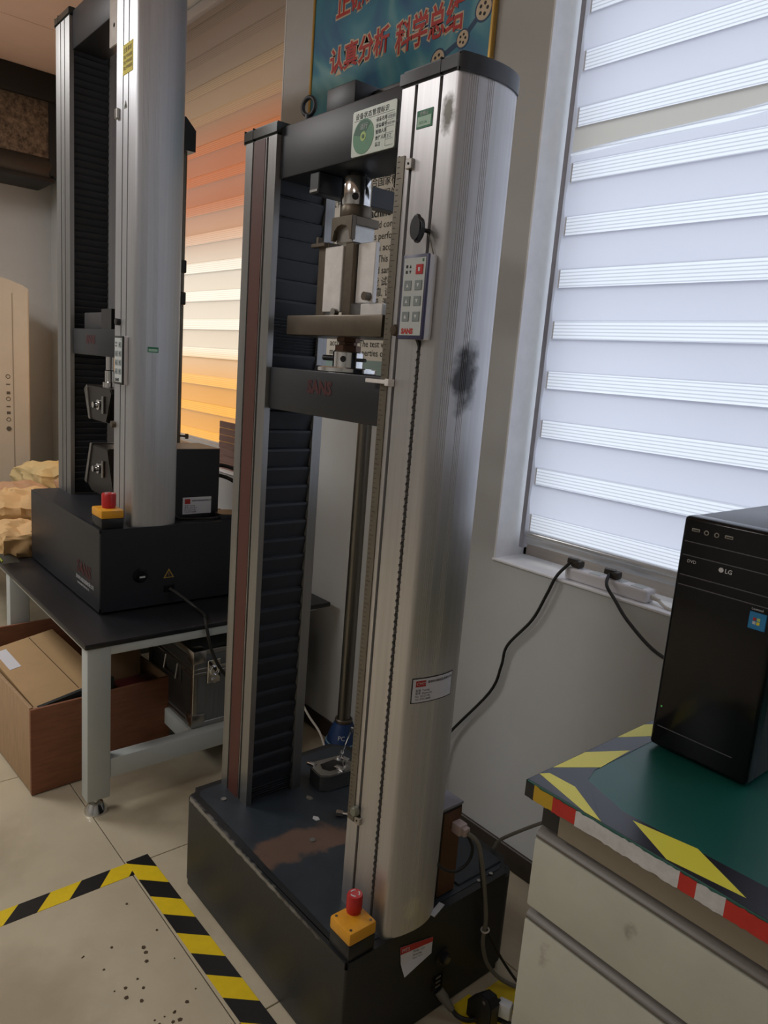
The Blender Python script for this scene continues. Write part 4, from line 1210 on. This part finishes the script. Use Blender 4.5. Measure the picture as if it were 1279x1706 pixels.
for k in range(3): text('sticker_line', '禁止带电插拔', .012, ink_darkred, ys, front(-2.555, FYF - .0018, 2.408 - .016 * k))
g = G()
def tri(x, z, s_, y): return [(x - s_, z), (x + s_, z), (x, z + s_ * 1.75)]
g.prism(tri(-2.536, 2.262, .013, 0), 'y', FYF - .0012, FYF - .0003); ts = obj('warning_sticker', g, mat('faded_sticker', (158, 160, 140), .5), far)
g = G(); g.prism(tri(-2.536, 2.265, .008, 0), 'y', FYF - .0016, FYF - .0011); obj('warning_sign', g, ink, ts)
def fcol(y, z, lift): return (FX + curve_u(.402, y - FYF) + lift, y, z)
g = G(); g.grid(lambda u, v: fcol(1.010 + .036 * u, 1.498 + .018 * v, .0008), 6, 1); gs = obj('asset_sticker', g, green_ink, far)
g = G(); g.grid(lambda u, v: fcol(1.013 + .030 * u, 1.501 + .009 * v, .0012), 6, 1); obj('sticker_field', g, mat('mint_paper', (176, 212, 192), .5), gs)
# black supply box at the back of the base
g = G(); g.box(-2.70, -2.52, 1.156, 1.337, FZ0, 1.157, .002, 1); sb = obj('supply_box', g, black_plastic, far)
g = G(); g.box(-2.699, -2.521, 1.157, 1.336, 1.157, 1.159); obj('box_lid', g, mat('brown_grey_lid', (112, 98, 92), .5), sb)
g = G(); g.box(-2.5202, -2.5190, 1.190, 1.306, .912, .976); l2 = obj('company_sticker', g, paper, sb)
g = G(); g.box(-2.5191, -2.5186, 1.198, 1.220, .951, .970); obj('sticker_logo', g, ink_red, l2)
text('sticker_title', '深圳市试验设备有限公司', .0072, ink, l2, side(-2.5184, 1.226, .960), .0001)
for k, s_ in enumerate(('名称: Testing', '型号: Electronic', 'No. 20121106', 'Tel: 0755-8888')):
    text('sticker_line', s_, .0078, ink, l2, side(-2.5184, 1.197, .9415 - .008 * k))
# knob, warning mark, socket and lettering on the base
g = G(); g.lathe([(0, 0), (.026, 0), (.026, .003), (.017, .005), (.015, .022), (0, .022)], (-2.430, .994, .723), 24, (1, 0, 0)); mk = obj('mains_switch', g, black_gloss, far)
g = G(); g.box(-2.4085, -2.4075, .984, 1.004, .720, .726); obj('switch_mark', g, ink_white, mk)
P = [(1.101 - .02, .702), (1.101 + .02, .702), (1.101, .736)]; Q = [(1.101 - .0145, .705), (1.101 + .0145, .705), (1.101, .7298)]
g = G(); g.prism(P, 'x', -2.4302, -2.4296); wt = obj('warning_mark', g, mat('amber_ink', (186, 150, 62), .5), far)
g = G(); g.prism(Q, 'x', -2.4297, -2.4292); obj('mark_field', g, blackpaint_far, wt)
text('mark_bolt', '!', .022, mat('amber_ink', (186, 150, 62), .5), wt, side(-2.4289, 1.098, .707))
g = G(); g.box(-2.4302, -2.4275, 1.083, 1.122, .648, .676, .002, 1); obj('power_inlet', g, black_gloss, far)
text('maker_word', 'SANS', .062, ink_darkred, far, front(-2.66, .8518, .700), .002)
text('maker_line', '深圳市试验设备有限公司', .017, ink_white, far, front(-2.672, .8518, .672))
text('maker_line', 'SHENZHEN TESTING CO', .011, ink_white, far, front(-2.655, .8518, .655))
estop(far, -2.535, -2.440, .862, .938, FZ0, .962, -2.492, .905, .024, 1.012, False)
# extensometer post behind
g = G(); g.cyl((-2.815, 1.30, FZ0), (-2.815, 1.30, 2.25), .011, n=16); ep = obj('extensometer_post', g, pole_m, far)
g = G(); g.cyl((-2.835, 1.27, FZ0), (-2.835, 1.27, 2.25), .009, n=14); obj('guide_rod', g, black_plastic, far)
g = G(); g.prism([(1.255, 2.25), (1.255, 2.365), (1.285, 2.365), (1.325, 2.325), (1.325, 2.25)], 'x', -2.86, -2.77, .003); obj('post_hood', g, black_plastic, far)
for z in (1.835, 1.715):
    g = G(); g.box(-2.85, -2.795, 1.262, 1.312, z - .024, z + .024, .003, 1); obj('post_clamp', g, black_plastic, far)
g = G(); g.cyl((-2.815, 1.29, 1.175), (-2.78, 1.33, 1.175), .004, n=10); g.cyl((-2.785, 1.325, 1.165), (-2.785, 1.325, 1.185), .007, n=10); obj('post_pin', g, bronze, far)
g = G(); g.cyl((-2.49, 1.36, FZ0), (-2.49, 1.36, FZ0 + .02), .05, n=24); obj('rear_boss', g, blackpaint_far, far)
handset('white remote handset hanging on the taller machine column above the table', -2.565, -2.490, FYF - .020, FYF - .0005, 1.383, 1.544, False, ink, mat('black_bezel', (36, 38, 40), .4), None)

# cables of the taller machine
cable('power_lead', [(-2.425, 1.102, .662), (-2.40, 1.125, .645), (-2.34, 1.165, .607), (-2.26, 1.16, .604), (-2.205, 1.135, .606), (-2.178, 1.13, .58), (-2.176, 1.15, .50), (-2.176, 1.19, .42), (-2.172, 1.26, .33), (-2.172, 1.34, .2), (-2.172, 1.38, .07), (-2.17, 1.42, .008)], .006, cable_black, 'black power lead draped from the taller machine over the table edge')
cable('box_cable', [(-2.52, 1.150, .925), (-2.505, 1.17, .903), (-2.475, 1.22, .9035), (-2.462, 1.28, .9035), (-2.475, 1.335, .9035), (-2.515, 1.375, .9035), (-2.60, 1.385, .9035)], .0045, cable_black, 'black cable lying round the foot of the black supply box')
cable('upper_box_cable', [(-2.60, 1.337, 1.075), (-2.58, 1.38, 1.085), (-2.54, 1.44, 1.06), (-2.50, 1.49, .99), (-2.48, 1.53, .85), (-2.47, 1.55, .603)], .008, cable_black, 'thick black cable arching out of the supply box, upper of two')
cable('lower_box_cable', [(-2.60, 1.337, 1.035), (-2.58, 1.37, 1.045), (-2.54, 1.42, 1.02), (-2.50, 1.46, .95), (-2.47, 1.49, .82), (-2.455, 1.51, .603)], .008, cable_black, 'thick black cable arching out of the supply box, lower of two')

# board and bracket on the far sill
bd_ = thing('striped_board', 'purplish grooved board leaning against the blind on the far sill', 'board', (-3.1, 1.70, SILL))
for k in range(7):
    g = G(); g.box(-3.30, -2.92, 1.742, 1.752, SILL + .006 + k * .0335, SILL + .006 + k * .0335 + .0315, .002, 1)
    obj('slat', g, mat('purple_brown_board', (132, 104, 96), .6, var=.15, vscale=10, stretch=(1, 1, 12)), bd_)
br = thing('metal_bracket', 'upright tan metal bracket standing on the far window sill', 'bracket', (-3.08, 1.72, SILL))
g = G(); g.box(-3.105, -3.048, 1.728, 1.736, SILL + .004, SILL + .155, .001, 1); obj('plate', g, mat('tan_bracket', (128, 92, 56), .5, .3), br)
g = G(); g.box(-3.048, -2.98, 1.726, 1.734, SILL + .10, SILL + .12); obj('arm', g, mat('tan_bracket', (128, 92, 56), .5, .3), br)
g = G(); g.box(-3.00, -2.96, 1.722, 1.738, SILL + .02, SILL + .07, .002, 1); obj('block', g, mat('tan_bracket', (128, 92, 56), .5, .3), br)

# ------------------------------------------------------------------ under the table
cr_ = thing('open_crate', 'long open brown plywood crate pushed under the low table', 'crate', (-2.72, .9, 0))
d = Vector((-.06, 1, 0)).normalized(); n = Vector((-1, -.06, 0)).normalized()
C0 = Vector((-2.408, .622, 0)); Lc, Wc, Hc = .50, .66, .312
def crate_pt(a, b, z): v = C0 + n * a + d * b; return (v.x, v.y, z)
ax = (n, d, (0, 0, 1))
def cbox(nm, a0, a1, b0, b1, z0, z1, m):
    g = G(); c = C0 + n * (a0 + a1) / 2 + d * (b0 + b1) / 2
    g.obox((c.x, c.y, (z0 + z1) / 2), ((a1 - a0) / 2, (b1 - b0) / 2, (z1 - z0) / 2), ax, .001); return obj(nm, g, m, cr_)
cbox('end_board', 0, .012, 0, Lc, .004, Hc, cardboard_red)
cbox('front_board', .012, Wc, 0, .012, .012, Hc + .004, board_pale)
cbox('rear_board', .012, Wc, Lc - .012, Lc, .004, Hc, board_pale)
cbox('rear_end_board', Wc, Wc + .012, 0, Lc, .004, Hc + .06, cardboard_red)
cbox('bottom_board', .012, Wc, .012, Lc - .012, .004, .014, board_pale)
cbox('corner_post', .013, .030, .013, .030, .014, Hc - .004, board_pale)
bx = thing('cardboard_carton', 'tan cardboard carton with white tape lying tilted inside the open crate', 'carton', (-2.72, .80, .014))
g = G(); tilt = Matrix.Rotation(math.radians(-9), 3, d)
tilt = Matrix.Rotation(math.radians(10), 3, -n) @ Matrix.Rotation(math.radians(3), 3, d)
A3 = [tilt @ n, tilt @ d, tilt @ Vector((0, 0, 1))]
c = C0 + n * .302 + d * .168
CZ = .208
g.obox((c.x, c.y, CZ), (.255, .125, .13), A3, .003); obj('body', g, cardboard_tan, bx)
g = G(); cc = Vector((c.x, c.y, CZ)) + A3[2] * .1308 + A3[0] * .13 - A3[1] * .085; g.obox(cc, (.085, .020, .0006), A3); obj('white_tape', g, paper, bx)
g = G(); cc = Vector((c.x, c.y, CZ)) + A3[2] * .1306 + A3[1] * .03; g.obox(cc, (.245, .0015, .0006), A3); obj('flap_seam', g, mat('flap_shadow', (96, 74, 50), .8), bx)
g = G(); c = C0 + n * .30 + d * .405; g.obox((c.x, c.y, .20), (.16, .06, .185), ((n + d * .12), (d - n * .12), (0, 0, 1)), .003)
tag(obj('upright_carton', g, mat('dull_brown_card', (122, 94, 64), .8, var=.1), None, (c.x, c.y, .015)), 'dull brown carton standing upright at the back of the open crate', 'carton')
g = G(); c = C0 + n * .080 + d * .395; g.obox((c.x, c.y, .155), (.05, .085, .14), (n, d, (0, 0, 1)), .022)
tag(obj('maroon_case', g, maroon, None, (c.x, c.y, .015)), 'dark maroon rounded case inside the open crate', 'case')
g = G()
def fpt(a_, b_, z_):
    v = C0 + n * a_ + d * b_
    return (v.x, v.y, z_)
for P in ([(.03, .016), (.03, .306), (.29, .352), (.29, .016)],):
    A_ = [fpt(.018, b_, z_) for b_, z_ in P]; B_ = [fpt(.034, b_, z_) for b_, z_ in P]
    g.face(A_[::-1]).face(B_)
    for i in range(4):
        g.face([A_[i], A_[(i + 1) % 4], B_[(i + 1) % 4], B_[i]])
bmesh.ops.remove_doubles(g.bm, verts=g.bm.verts, dist=1e-5); bmesh.ops.recalc_face_normals(g.bm, faces=g.bm.faces)
tag(obj('gap_shade', g, mat('gap_shade_green', (24, 28, 26), .6), None, (C0.x - .05, C0.y + .12, .02)), 'dark folder painted as the shade between the tan carton and the crate end board', 'filler')  # dark sheet standing in for the shade beside the tilted carton

ca = thing('flight_case', 'grey aluminium flight case with steel corners on the table rails', 'case', (-2.42, 1.36, .188))
x0, x1, y0, y1, z0, z1 = -2.62, -2.234, 1.112, 1.60, .1885, .480
g = G(); g.box(x0 + .004, x1 - .004, y0 + .004, y1 - .004, z0 + .004, .398); obj('shell', g, case_panel, ca)
g = G(); g.box(x0 + .004, x1 - .004, y0 + .004, y1 - .004, .402, z1 - .004); obj('lid', g, case_panel, ca)
g = G(); g.box(x0 + .02, x1 - .02, y0 + .0015, y0 + .0042, z0 + .03, z1 - .03); obj('end_panel', g, case_dark, ca)
def edge(*a):
    g = G(); g.box(*a, .002, 1); obj('edge_trim', g, steel, ca)
w = .018
for z in (z0, z1 - w): edge(x1 - w, x1, y0, y1, z, z + w); edge(x0, x1, y0, y0 + w, z, z + w)
for z in (.384, .400): edge(x1 - .006, x1 + .001, y0, y1, z, z + .014); edge(x0, x1, y0 - .001, y0 + .006, z, z + .014)
edge(x1 - w, x1, y0, y0 + w, z0, z1); edge(x0, x0 + w, y0, y0 + w, z0, z1)
for zc in (z0, z1 - .05):
    g = G(); g.box(x1 - .05, x1 + .003, y0 - .003, y0 + .05, zc - (.002 if zc == z0 else 0) + .002, zc + .052, .006); obj('corner_cap', g, steel, ca)
g = G(); g.box(x1, x1 + .006, 1.165, 1.215, .352, .440, .002, 1); la = obj('latch', g, chrome, ca)
g = G(); g.torus((x1 + .010, 1.19, .40), .016, .004, (1, 0, 0)); g.cyl((x1 + .004, 1.19, .362), (x1 + .012, 1.19, .362), .009); obj('latch_ring', g, chrome, la)
g = G(); g.box(-2.47, -2.33, y0 - .004, y0 + .002, .33, .405, .002, 1); hp = obj('handle_plate', g, case_dark, ca)
g = G(); g.tube([(-2.45, y0 - .004, .40), (-2.45, y0 - .012, .345), (-2.35, y0 - .012, .345), (-2.35, y0 - .004, .40)], .005, 8, 1); obj('handle', g, steel, hp)

# ------------------------------------------------------------------ paper bags on the table
def bag(name, label, c, size, rz, m, seed, cat='bag', flat=.5, amp=.03):
    g = G()
    t = bmesh.new()
    bmesh.ops.create_cube(t, size=1)
    bmesh.ops.subdivide_edges(t, edges=list(t.edges), cuts=15, use_grid_fill=True)
    R_ = Matrix.Rotation(rz, 3, 'Z')
    for v in t.verts:
        p_ = v.co.copy()
        q = Vector((p_.x * size[0], p_.y * size[1], (p_.z + .5) * size[2]))
        k = max(abs(p_.x), abs(p_.y)) * 2
        q.z *= 1 - flat * .5 * k ** 3 * (p_.z + .5)
        e3 = Vector((seed, seed * 2.1, seed * .7))
        nn = noise.noise_vector(q * 6 + e3) * amp * .8
        for fq, am in ((11, .9), (23, .5)):          # sharp paper creases: ridged noise pushed along the surface
            rv = 1 - 2 * abs(noise.noise(q * fq + e3 * fq))
            nn += (p_.normalized() if p_.length else Vector((0, 0, 1))) * (rv - .4) * amp * am
        if p_.z < -.49: nn.z = 0
        if q.z + nn.z < 0: nn.z = -q.z
        v.co = R_ @ (q + nn) + Vector(c)
    g._merge(t)
    return tag(obj(name, g, m, None, c, angle=26), label, cat)
bag('kraft_bag', 'plump pale kraft paper bag at the far end of the table', (-4.62, 1.36, TZ), (.34, .36, .205), .2, kraft_pale, 1.3, amp=.025)
bag('kraft_bag', 'flat printed kraft paper bag behind the crumpled heap on the table', (-4.20, 1.00, TZ), (.42, .40, .15), .1, kraft_print, 4.4, amp=.018)
bag('kraft_bag', 'large crumpled kraft paper bag beside the taller machine base', (-3.74, .94, TZ), (.36, .28, .20), -.3, kraft, 7.9)
bag('kraft_bag', 'torn kraft paper bag at the table front edge by the machine base', (-3.385, .84, TZ), (.20, .17, .125), .1, kraft, 11.2, amp=.028)
bag('kraft_bag', 'loose kraft paper sheet folded over between the crumpled bags', (-3.86, 1.28, TZ), (.40, .20, .235), -.1, kraft_print, 15.7, amp=.03)
ob = thing('cloth_pouch', 'dark olive pouch with lime edge lying at the front of the table', 'pouch', (-3.40, .755, TZ))
g = G(); g.grid(lambda u, v: (-3.62 + .42 * u, .728 + .07 * v, TZ + .004 + .030 * math.sin(u * 3.1) * math.sin(v * 3.1) + .004 * math.sin(u * 17)), 14, 6, .003); obj('body', g, olive_cloth, ob)
g = G(); g.tube([(-3.62, .730, TZ + .006), (-3.52, .729, TZ + .016), (-3.40, .729, TZ + .022), (-3.30, .730, TZ + .014), (-3.22, .733, TZ + .006)], .004, 6); obj('piping', g, lime_edge, ob)

# ------------------------------------------------------------------ far end of the room
ac = thing('standing_air_conditioner', 'tall off-white floor-standing air conditioner in the room corner', 'air conditioner', (-5.48, 1.1, 0))
P = [(.80, 0), (1.397, 0), (1.397, 1.835), (1.36, 1.858), (1.28, 1.882), (1.18, 1.90), (1.0, 1.915), (.80, 1.915)]
g = G(); g.prism(P, 'x', -5.66, -5.302, .004); obj('body', g, ac_white, ac)
P = [(.82, .10), (1.390, .10), (1.390, 1.825), (.82, 1.825)]
g = G(); g.prism(P, 'x', -5.303, -5.296, .002); fp = obj('door', g, ac_white, ac)
g = G(); g.box(-5.2962, -5.2945, 1.292, 1.297, .12, 1.80); obj('groove', g, mat('ac_groove', (150, 138, 122), .6), fp)
icon = mat('icon_grey', (92, 84, 74), .6)
for k, z in enumerate((1.36, 1.31, 1.255, 1.215, 1.165, 1.125, 1.08)):
    g = G()
    if k % 3 == 0: g.torus((-5.2955, 1.262, z - .09), .012, .0022, (1, 0, 0), 18, 5)
    elif k % 3 == 1: g.box(-5.2962, -5.2945, 1.250, 1.274, z - .094, z - .087)
    else: g.box(-5.2962, -5.2945, 1.252, 1.274, z - .10, z - .082)
    obj('panel_icon', g, icon, fp)
g = G(); g.lathe([(0, 0), (.015, 0), (.015, .004), (0, .004)], (-5.296, 1.262, .93), 18, (1, 0, 0)); obj('panel_button', g, icon, fp)

du = thing('ceiling_duct_unit', 'black overhead unit with dusty mottled grille under the ceiling', 'ventilation unit', (-5.66, 1.1, 2.56))
g = G(); g.box(-5.898, -5.47, .30, 1.66, 3.05, ZC - .001, .006); obj('housing', g, duct_black, du)
g = G(); g.box(-5.898, -5.50, .30, 1.60, 2.69, 3.052, .004); obj('grille', g, duct_grille, du)
g = G(); g.box(-5.898, -5.485, 1.585, 1.66, 2.60, 3.052, .008); obj('end_cheek', g, duct_black, du)
g = G(); g.lathe([(0, 0), (.07, 0), (.075, .01), (.075, 1.29), (.07, 1.30), (0, 1.30)], (-5.555, .30, 2.655), 20, (0, 1, 0)); obj('lower_roll', g, mat('duct_brown_black', (50, 46, 40), .5, var=.2), du)
g = G(); g.box(-5.898, -5.52, .30, 1.63, 2.56, 2.60, .01); obj('bottom_lip', g, duct_black, du)

# dirt trodden on the tiles
rnd = random.Random(11)
g = G()
for k in range(46):
    x = rnd.gauss(-1.36, .16); y = rnd.gauss(.64, .07)
    if y > .74: continue
    r_ = .0015 + rnd.random() * .0045
    a0 = rnd.random() * 6
    g.prism([(x + r_ * math.cos(a0 + q * 1.25) * (.6 + rnd.random() * .6), y + r_ * math.sin(a0 + q * 1.25)) for q in range(5)], 'z', .0001, .0016)
tag(obj('crumbs', g, mat('brown_dirt', (82, 66, 48), .9), None, (-1.36, .64, 0)), 'brown dirt crumbs scattered on the tiles beside the striped tape', 'dirt', kind='stuff')
